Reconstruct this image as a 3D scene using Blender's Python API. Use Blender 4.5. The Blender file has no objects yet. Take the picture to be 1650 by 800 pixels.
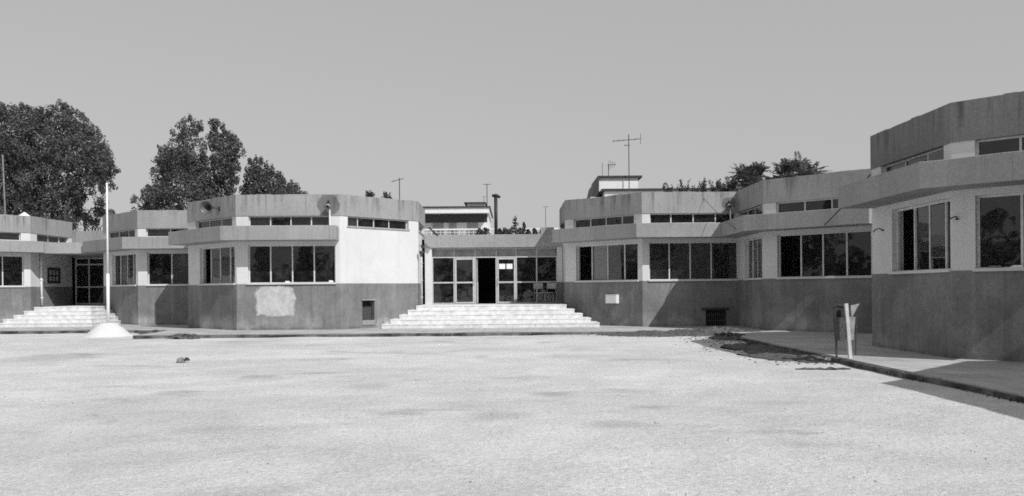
import bpy, bmesh, math, random
from mathutils import Vector, Matrix, noise as mnoise
R = math.radians
random.seed(7)
sc = bpy.context.scene
COL = sc.collection

# ------------------------------------------------------------------ camera, sky, sun, exposure
F_PX, W_PX = 1350.0, 1650.0
EYE = 1.42
cam_d = bpy.data.cameras.new('camera'); cam = bpy.data.objects.new('camera', cam_d); COL.objects.link(cam)
cam_d.sensor_width = 36.0; cam_d.lens = 36.0 * F_PX / W_PX
cam_d.shift_y = 67.0 / W_PX
cam_d.clip_start = 0.05; cam_d.clip_end = 3000
cam.matrix_world = Matrix.Translation((0, 0, EYE)) @ Matrix.Rotation(R(90), 4, 'X') @ Matrix.Rotation(R(-0.464), 4, 'Z')
sc.camera = cam

PHI, ELEV = 50.5, 43.2            # the sun stands to the right of and behind the camera
S = Vector((math.cos(R(PHI)) * math.cos(R(ELEV)), -math.sin(R(PHI)) * math.cos(R(ELEV)), math.sin(R(ELEV))))
world = bpy.data.worlds.new('World'); sc.world = world; world.use_nodes = True
wn, wl = world.node_tree.nodes, world.node_tree.links
wn.clear()
sky = wn.new('ShaderNodeTexSky'); sky.sky_type = 'NISHITA'; sky.sun_disc = False
sky.sun_elevation = R(ELEV); sky.sun_rotation = math.atan2(S.x, S.y)
sky.air_density = 1.0; sky.dust_density = 1.2; sky.ozone_density = 1.0
sp_ = wn.new('ShaderNodeSeparateColor'); bw = wn.new('ShaderNodeMath'); bw.operation = 'MULTIPLY_ADD'   # blue sensitive black and white film
m_g = wn.new('ShaderNodeMath'); m_g.operation = 'MULTIPLY'; m_g.inputs[1].default_value = .25
bw.inputs[1].default_value = .75
pw = wn.new('ShaderNodeMath'); pw.operation = 'POWER'; pw.inputs[1].default_value = .30   # slow film response of the sky
bg = wn.new('ShaderNodeBackground'); wo = wn.new('ShaderNodeOutputWorld')
bg.inputs['Strength'].default_value = 0.275
wl.new(sky.outputs[0], sp_.inputs[0]); wl.new(sp_.outputs['Green'], m_g.inputs[0]); wl.new(sp_.outputs['Blue'], bw.inputs[0]); wl.new(m_g.outputs[0], bw.inputs[2]); wl.new(bw.outputs[0], pw.inputs[0]); wl.new(pw.outputs[0], bg.inputs[0]); wl.new(bg.outputs[0], wo.inputs[0])
sun_d = bpy.data.lights.new('sun', 'SUN'); sun_d.energy = 3.4; sun_d.angle = R(0.53); sun_d.color = (1, 0.995, 0.99)
sun = bpy.data.objects.new('sun', sun_d); COL.objects.link(sun)
sun.rotation_euler = S.to_track_quat('Z', 'Y').to_euler(); sun.location = S * 60

sc.view_settings.view_transform = 'Standard'; sc.view_settings.look = 'None'
sc.view_settings.gamma = 1.0; sc.view_settings.use_curve_mapping = False
sc.view_settings.exposure = 0.15
sc.render.engine = 'CYCLES'
sc.cycles.use_denoising = False; sc.cycles.pixel_filter_type = 'BLACKMAN_HARRIS'; sc.cycles.filter_width = 1.7
sc.cycles.max_bounces = 8; sc.cycles.transparent_max_bounces = 12

# ------------------------------------------------------------------ materials (black and white photograph: greys only)
def new_mat(name):
    m = bpy.data.materials.new(name); m.use_nodes = True
    nt = m.node_tree
    return m, nt.nodes, nt.links, nt.nodes['Principled BSDF']

class G:
    """tiny node helper working on world position"""
    def __init__(s, n, l):
        s.n, s.l = n, l
        s.pos = n.new('ShaderNodeNewGeometry').outputs['Position']
    def map(s, scale, src=None):
        m = s.n.new('ShaderNodeMapping'); m.inputs['Scale'].default_value = scale
        s.l.new(src or s.pos, m.inputs['Vector']); return m.outputs[0]
    def noise(s, scale, detail=4, rough=.55, vec=None, dist=0):
        t = s.n.new('ShaderNodeTexNoise'); t.inputs['Scale'].default_value = scale
        t.inputs['Detail'].default_value = detail; t.inputs['Roughness'].default_value = rough
        t.inputs['Distortion'].default_value = dist
        s.l.new(vec or s.pos, t.inputs['Vector']); return t.outputs['Fac']
    def ramp(s, v, a, b, lo=0., hi=1., smooth=True):
        m = s.n.new('ShaderNodeMapRange'); m.interpolation_type = 'SMOOTHSTEP' if smooth else 'LINEAR'
        m.inputs['From Min'].default_value = a; m.inputs['From Max'].default_value = b
        m.inputs['To Min'].default_value = lo; m.inputs['To Max'].default_value = hi
        s.l.new(v, m.inputs['Value']); return m.outputs[0]
    def math(s, op, a, b=None, c=None):
        m = s.n.new('ShaderNodeMath'); m.operation = op
        for i, v in enumerate((a, b, c)):
            if v is None: continue
            if isinstance(v, (int, float)): m.inputs[i].default_value = v
            else: s.l.new(v, m.inputs[i])
        return m.outputs[0]
    def xyz(s):
        x = s.n.new('ShaderNodeSeparateXYZ'); s.l.new(s.pos, x.inputs[0]); return x.outputs
    def mixv(s, f, a, b):
        m = s.n.new('ShaderNodeMix'); m.data_type = 'FLOAT'
        for i, v in ((0, f), (2, a), (3, b)):
            if isinstance(v, (int, float)): m.inputs[i].default_value = v
            else: s.l.new(v, m.inputs[i])
        return m.outputs[0]
    def bump(s, h, strength, dist, bsdf):
        b = s.n.new('ShaderNodeBump'); b.inputs['Strength'].default_value = strength; b.inputs['Distance'].default_value = dist
        s.l.new(h, b.inputs['Height']); s.l.new(b.outputs[0], bsdf.inputs['Normal'])

def simple(name, v, rough=.7, metal=0., var=.15, scale=6.):
    m, n, l, b = new_mat(name); g = G(n, l)
    f = g.ramp(g.noise(scale, 5), .3, .7, v * (1 - var), v * (1 + var))
    l.new(f, b.inputs['Base Color']); b.inputs['Roughness'].default_value = rough; b.inputs['Metallic'].default_value = metal
    return m

def plaster(name, v, kind):
    """rendered / painted wall: cloudy tone, fine grain, rain streaks, rising damp, own patches"""
    m, n, l, b = new_mat(name); g = G(n, l); X, Y, Z = g.xyz()
    big = g.ramp(g.noise(.9, 6, .65, None, .4), .25, .75, .76, 1.22)
    fine = g.math('MULTIPLY', g.ramp(g.noise(11, 4, .75), .25, .75, .89, 1.12), g.ramp(g.noise(38, 2, .7), .25, .75, .90, 1.10))
    v1 = g.math('MULTIPLY', big, fine)
    streak = g.noise(1, 4, .65, g.map((5.5, 5.5, .35)))
    if kind == 'plinth':
        st = g.math('MULTIPLY', g.ramp(streak, .52, .72, 1.0, .74), g.ramp(streak, .46, .30, 1.0, 1.18))
        v1 = g.math('MULTIPLY', v1, st)
        damp = g.math('MULTIPLY', g.ramp(Z, .75, .15, 0, 1), g.ramp(g.noise(.55, 4, .6), .45, .66, 0, 1))
        v1 = g.math('MULTIPLY', v1, g.mixv(damp, 1.0, 1.75))
        foot = g.math('MULTIPLY', g.ramp(Z, .14, .02, 0, 1), g.ramp(g.noise(2.5, 4), .4, .6, .3, 1))
        v1 = g.math('MULTIPLY', v1, g.mixv(foot, 1.0, .72))
        scuff = g.ramp(g.noise(7, 6, .75, g.map((1, 1, 1.8)), 1.5), .66, .74, 0, .35)
        v1 = g.math('MULTIPLY', v1, g.math('ADD', 1.0, scuff))
        # pale painted over rectangle on the front of the left pavilion
        wob = g.math('MULTIPLY', g.math('SUBTRACT', g.noise(4, 5, .7), .5), .30)
        dx = g.math('SUBTRACT', g.math('ABSOLUTE', g.math('ADD', X, 8.72)), .70)
        dz = g.math('SUBTRACT', g.math('ABSOLUTE', g.math('SUBTRACT', Z, 1.07)), .53)
        dd = g.math('ADD', g.math('SMOOTH_MAX', dx, dz, .42), wob)
        patch = g.math('MULTIPLY', g.ramp(dd, .05, -.03, 0, 1), g.math('LESS_THAN', Y, 31.2))
        brush = g.ramp(g.noise(3, 5, .7, g.map((1.8, 1, 1.2))), .3, .7, .40, .56)
        val = g.mixv(patch, g.math('MULTIPLY', v1, v), brush)
    elif kind == 'concrete':
        v1 = g.math('MULTIPLY', g.ramp(g.noise(.45, 5, .6), .3, .72, .88, 1.10), g.math('MULTIPLY', g.ramp(g.noise(14, 4, .8), .25, .75, .88, 1.12), g.ramp(g.noise(48, 2, .7), .25, .75, .90, 1.10)))
        drip = g.noise(1, 4, .7, g.map((9, 9, .22)))
        v1 = g.math('MULTIPLY', v1, g.math('MULTIPLY', g.ramp(drip, .57, .70, 1.0, .80), g.ramp(drip, .42, .28, 1.0, 1.10)))
        top = g.math('MULTIPLY', g.ramp(streak, .46, .70, 0, 1), g.ramp(g.math('FRACT', g.math('MULTIPLY', Z, .2)), .82, .995, 0, 1))
        v1 = g.math('MULTIPLY', v1, g.mixv(top, 1.0, .55))
        st = g.ramp(streak, .55, .8, 1.0, .82)
        v1 = g.math('MULTIPLY', v1, st)
        pit = g.ramp(g.noise(60, 2, .6), .62, .75, 1.0, .75)
        v1 = g.math('MULTIPLY', v1, pit)
        # dark weather stain round the loudspeaker at the right end of the left pavilion, another at the inner right corner
        def spot(px, pz, ylo, yhi, r):
            q = g.math('SQRT', g.math('ADD', g.math('POWER', g.math('SUBTRACT', X, px), 2.), g.math('POWER', g.math('SUBTRACT', Z, pz), 2.)))
            q = g.math('ADD', q, g.math('MULTIPLY', g.math('SUBTRACT', g.noise(4, 4), .5), .2))
            k = g.ramp(q, r, r * .8, 0, 1)
            return g.math('MULTIPLY', k, g.math('MULTIPLY', g.math('GREATER_THAN', Y, ylo), g.math('LESS_THAN', Y, yhi)))
        sp = g.math('MAXIMUM', spot(-6.76, 4.60, 30.7, 31.0, .46), spot(8.12, 4.55, 31.0, 31.4, .30))
        v1 = g.math('MULTIPLY', v1, g.mixv(sp, 1.0, .52))
        val = g.math('MULTIPLY', v1, v)
    else:
        st = g.math('MULTIPLY', g.ramp(streak, .54, .74, 1.0, .94), g.ramp(g.noise(.8, 4), .5, .7, 1.0, .94))
        v1 = g.math('MULTIPLY', g.ramp(v1, .6, 1.4, .92, 1.05, False), st)
        val = g.math('MULTIPLY', v1, v)
    l.new(val, b.inputs['Base Color']); b.inputs['Roughness'].default_value = .92
    b.inputs['Specular IOR Level'].default_value = .2
    h = g.math('ADD', g.noise(35, 4, .7), g.math('MULTIPLY', g.noise(3, 3), .8))
    g.bump(h, .35, .012, b)
    return m

def ground_mat():
    m, n, l, b = new_mat('pale_gravel'); g = G(n, l); X, Y, Z = g.xyz()
    big = g.ramp(g.noise(.13, 6, .62, g.map((1, 1.5, 1))), .3, .72, .86, 1.08)
    mid = g.ramp(g.noise(.9, 6, .68, None, .4), .28, .75, .90, 1.09)
    stain = g.ramp(g.noise(.34, 6, .62, g.map((1, 1.9, 1)), .5), .555, .70, 1.0, .70)
    grit = g.ramp(g.noise(17, 5, .82), .28, .72, .80, 1.18)
    grit2 = g.ramp(g.noise(70, 3, .75), .28, .72, .80, 1.18)
    SYG = EYE + .12
    wob = g.math('MULTIPLY', g.math('SUBTRACT', g.noise(.8, 5, .65), .5), 1.5)
    blots = None
    for px, py, wx, wy, k in ((70, 579, 95, 4, .30), (800, 672, 70, 9, .22), (985, 686, 55, 9, .25), (1045, 657, 55, 6, .26), (590, 622, 45, 5, .20), (415, 552, 80, 3, .16), (330, 690, 80, 14, .14), (1230, 650, 90, 8, .14), (650, 552, 120, 3, .14), (930, 575, 90, 4, .14), (170, 650, 80, 8, .12), (1320, 720, 90, 12, .13)):
        Yb = SYG * F_PX / (py - (467 - .0081 * (px - 825))); Xb = (px - 825) / F_PX * Yb
        ex = wx / F_PX * Yb; ey = abs(SYG * F_PX / (py + wy - 467) - Yb)
        q = g.math('ADD', g.math('POWER', g.math('DIVIDE', g.math('SUBTRACT', X, Xb), ex), 2.), g.math('POWER', g.math('DIVIDE', g.math('SUBTRACT', Y, Yb), ey), 2.))
        q = g.math('ADD', g.math('SQRT', q), wob)
        e = g.ramp(q, 1.25, .1, 1., 1. - k)
        blots = e if blots is None else g.math('MULTIPLY', blots, e)
    vo = n.new('ShaderNodeTexVoronoi'); vo.inputs['Scale'].default_value = 16; l.new(g.pos, vo.inputs['Vector'])
    peb = g.ramp(vo.outputs['Distance'], .10, .22, .72, 1.0)
    pebm = g.mixv(g.ramp(g.noise(3.3, 3), .5, .62, 0, 1), 1.0, peb)
    v = .64
    for q in (big, mid, stain, grit, grit2, pebm, blots): v = g.math('MULTIPLY', q, v)
    l.new(v, b.inputs['Base Color']); b.inputs['Roughness'].default_value = .95; b.inputs['Specular IOR Level'].default_value = .15
    h = g.math('ADD', g.noise(24, 5, .75), g.math('MULTIPLY', g.noise(4, 3), 1.2))
    g.bump(h, .8, .03, b)
    return m

def paving_mat():
    m, n, l, b = new_mat('worn_concrete_paving'); g = G(n, l)
    br = n.new('ShaderNodeTexBrick'); br.inputs['Scale'].default_value = 1.0
    br.inputs['Color1'].default_value = (.40,) * 3 + (1,); br.inputs['Color2'].default_value = (.46,) * 3 + (1,)
    br.inputs['Mortar'].default_value = (.30,) * 3 + (1,); br.inputs['Mortar Size'].default_value = .012
    br.inputs['Brick Width'].default_value = .5; br.inputs['Row Height'].default_value = .5; br.offset = 0
    l.new(g.pos, br.inputs['Vector'])
    bwn = n.new('ShaderNodeRGBToBW'); l.new(br.outputs['Color'], bwn.inputs[0])
    v = bwn.outputs[0]
    for q in (g.ramp(g.noise(.7, 6, .65), .3, .7, .80, 1.15), g.ramp(g.noise(14, 4, .7), .25, .75, .85, 1.12),
              g.ramp(g.noise(2.2, 5, .7, None, .8), .58, .72, 1.0, .75)): v = g.math('MULTIPLY', q, v)
    l.new(v, b.inputs['Base Color']); b.inputs['Roughness'].default_value = .9
    g.bump(g.noise(30, 4, .7), .3, .01, b)
    return m

def glass_mat(name='window_glass', tint=.62, haze=.0):
    m, n, l, b = new_mat(name); n.remove(b)
    g = G(n, l)
    out = [x for x in n if x.type == 'OUTPUT_MATERIAL'][0]
    tr = n.new('ShaderNodeBsdfTransparent'); tr.inputs[0].default_value = (tint,) * 3 + (1,)
    gl = n.new('ShaderNodeBsdfGlossy'); gl.inputs['Roughness'].default_value = .02; gl.inputs[0].default_value = (.9,) * 3 + (1,)
    fr = n.new('ShaderNodeFresnel'); fr.inputs['IOR'].default_value = 1.68
    bp = n.new('ShaderNodeBump'); bp.inputs['Strength'].default_value = .05; bp.inputs['Distance'].default_value = .05
    l.new(g.noise(1.3, 2), bp.inputs['Height']); l.new(bp.outputs[0], gl.inputs['Normal'])
    mx = n.new('ShaderNodeMixShader'); l.new(fr.outputs[0], mx.inputs[0]); l.new(tr.outputs[0], mx.inputs[1]); l.new(gl.outputs[0], mx.inputs[2])
    df = n.new('ShaderNodeBsdfDiffuse'); df.inputs[0].default_value = (.35,) * 3 + (1,)
    m2 = n.new('ShaderNodeMixShader')
    dirt = g.ramp(g.noise(2.2, 5, .7), .35, .75, .015 + haze, .085 + haze)
    l.new(dirt, m2.inputs[0]); l.new(mx.outputs[0], m2.inputs[1]); l.new(df.outputs[0], m2.inputs[2])
    l.new(m2.outputs[0], out.inputs[0])
    return m

def leaf_mat(name, v, var=.5):
    m, n, l, b = new_mat(name); g = G(n, l)
    out = [x for x in n if x.type == 'OUTPUT_MATERIAL'][0]
    oi = n.new('ShaderNodeNewGeometry').outputs['Random Per Island']
    f = g.ramp(oi, 0, 1, v * (1 - var), v * (1 + var), False)
    f = g.math('MULTIPLY', f, g.ramp(g.noise(.8, 3), .3, .7, .68, 1.32))
    l.new(f, b.inputs['Base Color']); b.inputs['Roughness'].default_value = .6; b.inputs['Specular IOR Level'].default_value = .25
    t = n.new('ShaderNodeBsdfTranslucent'); l.new(f, t.inputs[0])
    mx = n.new('ShaderNodeMixShader'); mx.inputs[0].default_value = .35
    l.new(b.outputs[0], mx.inputs[1]); l.new(t.outputs[0], mx.inputs[2]); l.new(mx.outputs[0], out.inputs[0])
    return m

M = dict(
    plinth=plaster('grey_rendered_plinth', .205, 'plinth'),
    concrete=plaster('weathered_concrete', .325, 'concrete'),
    white=plaster('white_painted_plaster', .66, 'white'),
    shade_white=plaster('dull_white_plaster', .62, 'white'),
    gravel=ground_mat(), paving=paving_mat(),
    darkconcrete=plaster('darker_concrete', .205, 'concrete'),  # darker tone of the concrete, for the nearest pavilion's parapet
    limewash=plaster('limewashed_cement', .64, 'white'),
    marble=simple('pale_step_stone', .67, .8, 0, .15, 5),
    kerb=simple('dirty_kerb_concrete', .10, .95, 0, .75, 2.2),
    glass=glass_mat(), frosted=glass_mat('dusty_glass', .55, .16),
    frame=simple('grey_painted_window_metal', .60, .5, 0, .12, 9),
    alu=simple('pale_door_metal', .48, .45, 0, .1, 9),
    sill=plaster('pale_sill_stone', .62, 'white'),
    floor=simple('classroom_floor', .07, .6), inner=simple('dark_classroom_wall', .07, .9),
    curtain=simple('curtain_cloth', .75, .95, 0, .1, 20),
    paleplate=simple('pale_pipe', .55, .6, 0, .15, 5),
    dark=simple('dark_metal', .03, .6), black=simple('black_paint', .015, .6), rust=simple('rusty_iron', .06, .85, 0, .4, 25),
    transom=simple('grey_transom_panel', .26, .5, 0, .2, 3.),
    steel=simple('grey_sheet_metal', .30, .5, 0, .2, 8), whitemetal=simple('white_enamel', .78, .45, 0, .06, 10),
    soil=simple('dark_soil', .085, .98, 0, .55, 9), stone=simple('grey_stone', .22, .9, 0, .3, 12),
    housewhite=plaster('house_white_plaster', .76, 'white'), housegrey=simple('house_shutter', .33, .8, 0, .15, 5),
    bark=simple('pale_bark', .22, .9, 0, .35, 5), darkbark=simple('dark_bark', .09, .95, 0, .3, 5),
    leaf=leaf_mat('tree_leaf', .125, .2), leaf2=leaf_mat('dark_tree_leaf', .105, .2), leaf3=leaf_mat('shrub_leaf', .065),
    weed=leaf_mat('weed_leaf', .06), paper=simple('white_paper', .85, .9, 0, .04, 8),
    hornmetal=simple('dull_horn_metal', .11, .5, 0, .3, 10),
    board=simple('board_face', .04, .6, 0, .4, 14), wood=simple('chair_wood', .35, .6, 0, .2, 10), rubble=simple('gravel_stone', .40, .95, 0, .45, 40),
)

# ------------------------------------------------------------------ mesh helpers
class MB:
    def __init__(s): s.v, s.f = [], []
    def add(s, vs, fs):
        o = len(s.v); s.v += [tuple(p) for p in vs]; s.f += [tuple(i + o for i in f) for f in fs]; return s
    def box(s, x0, x1, y0, y1, z0, z1):
        return s.prism([(x0, y0), (x1, y0), (x1, y1), (x0, y1)], z0, z1)
    def prism(s, poly, z0, z1):
        a = sum(poly[i][0] * poly[(i + 1) % len(poly)][1] - poly[(i + 1) % len(poly)][0] * poly[i][1] for i in range(len(poly)))
        if a < 0: poly = poly[::-1]
        n = len(poly)
        vs = [(p[0], p[1], z0) for p in poly] + [(p[0], p[1], z1) for p in poly]
        fs = [tuple(range(n))[::-1], tuple(range(n, 2 * n))] + [(i, (i + 1) % n, n + (i + 1) % n, n + i) for i in range(n)]
        return s.add(vs, fs)
    def tube(s, pts, r, seg=8, r1=None, cap=True):
        pts = [Vector(p) for p in pts]; n = len(pts); rings = []
        for i, p in enumerate(pts):
            t = (pts[min(i + 1, n - 1)] - pts[max(i - 1, 0)]).normalized()
            a = t.orthogonal().normalized() if abs(t.z) > .99 else t.cross(Vector((0, 0, 1))).normalized()
            b = t.cross(a); rr = r if r1 is None else r + (r1 - r) * i / (n - 1)
            rings += [p + (a * math.cos(2 * math.pi * k / seg) + b * math.sin(2 * math.pi * k / seg)) * rr for k in range(seg)]
        fs = [(i * seg + k, i * seg + (k + 1) % seg, (i + 1) * seg + (k + 1) % seg, (i + 1) * seg + k) for i in range(n - 1) for k in range(seg)]
        if cap: fs += [tuple(range(seg))[::-1], tuple(range((n - 1) * seg, n * seg))]
        return s.add(rings, fs)
    def lathe(s, prof, mat=Matrix(), seg=20, capends=True):
        vs = [mat @ Vector((r * math.cos(2 * math.pi * k / seg), r * math.sin(2 * math.pi * k / seg), z)) for r, z in prof for k in range(seg)]
        n = len(prof)
        fs = [(i * seg + k, i * seg + (k + 1) % seg, (i + 1) * seg + (k + 1) % seg, (i + 1) * seg + k) for i in range(n - 1) for k in range(seg)]
        if capends: fs += [tuple(range(seg))[::-1], tuple(range((n - 1) * seg, n * seg))]
        return s.add(vs, fs)
    def obox(s, c, u, v, w, hu, hv, hw):
        """oriented box: centre, three unit axes, half sizes"""
        c, u, v, w = map(Vector, (c, u, v, w))
        vs = [c + u * (a * hu) + v * (b * hv) + w * (d * hw) for d in (-1, 1) for a, b in ((-1, -1), (1, -1), (1, 1), (-1, 1))]
        return s.add(vs, [(3, 2, 1, 0), (4, 5, 6, 7), (0, 1, 5, 4), (1, 2, 6, 5), (2, 3, 7, 6), (3, 0, 4, 7)])
    def build(s, name, mat, parent=None, smooth=False, fix=True, bevel=0):
        me = bpy.data.meshes.new(name)
        off = parent_loc(parent)
        me.from_pydata([(x - off[0], y - off[1], z - off[2]) for x, y, z in s.v], [], s.f)
        if fix:
            bm = bmesh.new(); bm.from_mesh(me); bmesh.ops.recalc_face_normals(bm, faces=bm.faces); bm.to_mesh(me); bm.free()
        me.materials.append(mat)
        if smooth: me.polygons.foreach_set('use_smooth', [True] * len(me.polygons))
        o = bpy.data.objects.new(name, me); COL.objects.link(o); o.parent = parent
        if bevel:
            bv = o.modifiers.new('edge', 'BEVEL'); bv.width = bevel; bv.segments = 2; bv.limit_method = 'ANGLE'; bv.angle_limit = R(40)
        return o

def parent_loc(p):
    l = Vector((0, 0, 0))
    while p is not None: l = l + p.location; p = p.parent
    return l

def tag(o, label=None, cat=None, group=None, kind=None):
    for k, v in (('label', label), ('category', cat), ('group', group), ('kind', kind)):
        if v: o[k] = v
    return o
def thing(name, loc, label, cat, group=None):
    o = bpy.data.objects.new(name, None); COL.objects.link(o); o.location = loc; o.empty_display_size = .3
    return tag(o, label, cat, group)
def at(px, Y): return (px - 825) / F_PX * Y
def zat(px, py, Y): return EYE + (467 - .0081 * (px - 825) - py) / F_PX * Y

# ------------------------------------------------------------------ octagon frames
T22 = math.tan(R(22.5))
class Face:
    def __init__(s, cx, cy, a, ang):
        ap = a * (1 + math.sqrt(2)) / 2
        s.n = Vector((math.cos(R(ang)), math.sin(R(ang)), 0)); s.u = Vector((-s.n.y, s.n.x, 0))   # u: left to right seen from outside
        s.L = a; s.o = Vector((cx, cy, 0)) + s.n * ap - s.u * (a / 2)
    def p(s, t, d=0., z=0.): return s.o + s.u * t + s.n * d + Vector((0, 0, z))
def fprism(mb, F, s0, s1, z0, z1, d0, d1, mitre=False):
    """slab on a face between depths d0 (inner, negative) and d1 (outer); mitred where it reaches the face ends"""
    def q(t, d):
        if mitre:
            if t <= 1e-6: t = -d * T22
            elif t >= F.L - 1e-6: t = F.L + d * T22
        v = F.p(t, d); return (v.x, v.y)
    mb.prism([q(s0, d0), q(s1, d0), q(s1, d1), q(s0, d1)], z0, z1)
def fwall(mb, F, z0, z1, d0, d1, openings=()):
    ss = sorted({0., F.L} | {o[0] for o in openings} | {o[1] for o in openings})
    for a, b in zip(ss, ss[1:]):
        mid = (a + b) / 2; z = z0
        for o in sorted([o for o in openings if o[0] < mid < o[1]], key=lambda o: o[2]):
            if o[2] > z + 1e-4: fprism(mb, F, a, b, z, o[2], d0, d1, True)
            z = o[3]
        if z < z1 - 1e-4: fprism(mb, F, a, b, z, z1, d0, d1, True)

Z_FLOOR, Z_SILL, Z_HEAD, Z_SLAB0, Z_SLAB1, Z_CL1, Z_TOP = .82, 1.70, 3.14, 3.27, 3.79, 4.21, 5.0

def glaze(root, name, F, s0, s1, z0, z1, splits, sill=True, depth=-.13, bar=.045, open_=(), frosted=(), curtains=()):
    """a window: metal frame with mullions (the part), its panes, sill and curtains as sub-parts"""
    mb = MB()
    d0, d1 = depth - .05, depth
    fprism(mb, F, s0, s1, z0, z0 + bar, d0, d1); fprism(mb, F, s0, s1, z1 - bar, z1, d0, d1)
    cuts = [s0 + (s1 - s0) * t for t in splits]
    ed = [s0] + cuts + [s1]
    for i, t in enumerate(ed):
        a = t if i == 0 else (t - bar if i == len(ed) - 1 else t - bar / 2)
        fprism(mb, F, a, a + bar, z0 + bar, z1 - bar, d0 + .002, d1 - .002 if 0 < i < len(ed) - 1 else d1)
    w = mb.build(name, M['frame'], root)
    for i, (a, b) in enumerate(zip(ed, ed[1:])):
        if i in open_: continue
        dd = d0 + (.012 if i % 2 else .034)
        j0, j1 = random.uniform(-.011, .011), random.uniform(-.006, .006); j = [-j0 - j1, j0 - j1, j0 + j1, -j0 + j1]
        c = [F.p(a + bar * .3, dd + j[0], z0 + bar * .4), F.p(b - bar * .3, dd + j[1], z0 + bar * .4), F.p(b - bar * .3, dd + j[2], z1 - bar * .4), F.p(a + bar * .3, dd + j[3], z1 - bar * .4)]
        MB().add(c, [(0, 1, 2, 3)]).build('pane', M['frosted' if i in frosted else 'glass'], w, fix=False)
    if sill:
        sb = MB(); fprism(sb, F, s0 - .04, s1 + .04, z0 - .035, z0 + .025, depth - .02, .055 if z0 < 3 else .02)
        sb.build('sill', M['sill' if z0 < 3 else 'housegrey'], w)  # clerestory sills are grey: shadow line under the window put into their colour
    for i in curtains:
        cb = MB(); a, b = ed[i] + .03, ed[i + 1] - .02; N = 26; vs = []
        for k in range(N + 1):
            t = a + (b - a) * k / N; dd = depth - .10 + .018 * math.sin(k * 1.9) + .012 * math.sin(k * .77)
            vs += [F.p(t, dd, z0 + .08), F.p(t, dd, z1 - .03)]
        cb.add(vs, [(2 * k, 2 * k + 2, 2 * k + 3, 2 * k + 1) for k in range(N)])
        cb.build('curtain', M['curtain'], w, smooth=True, fix=False)
    return w

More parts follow.
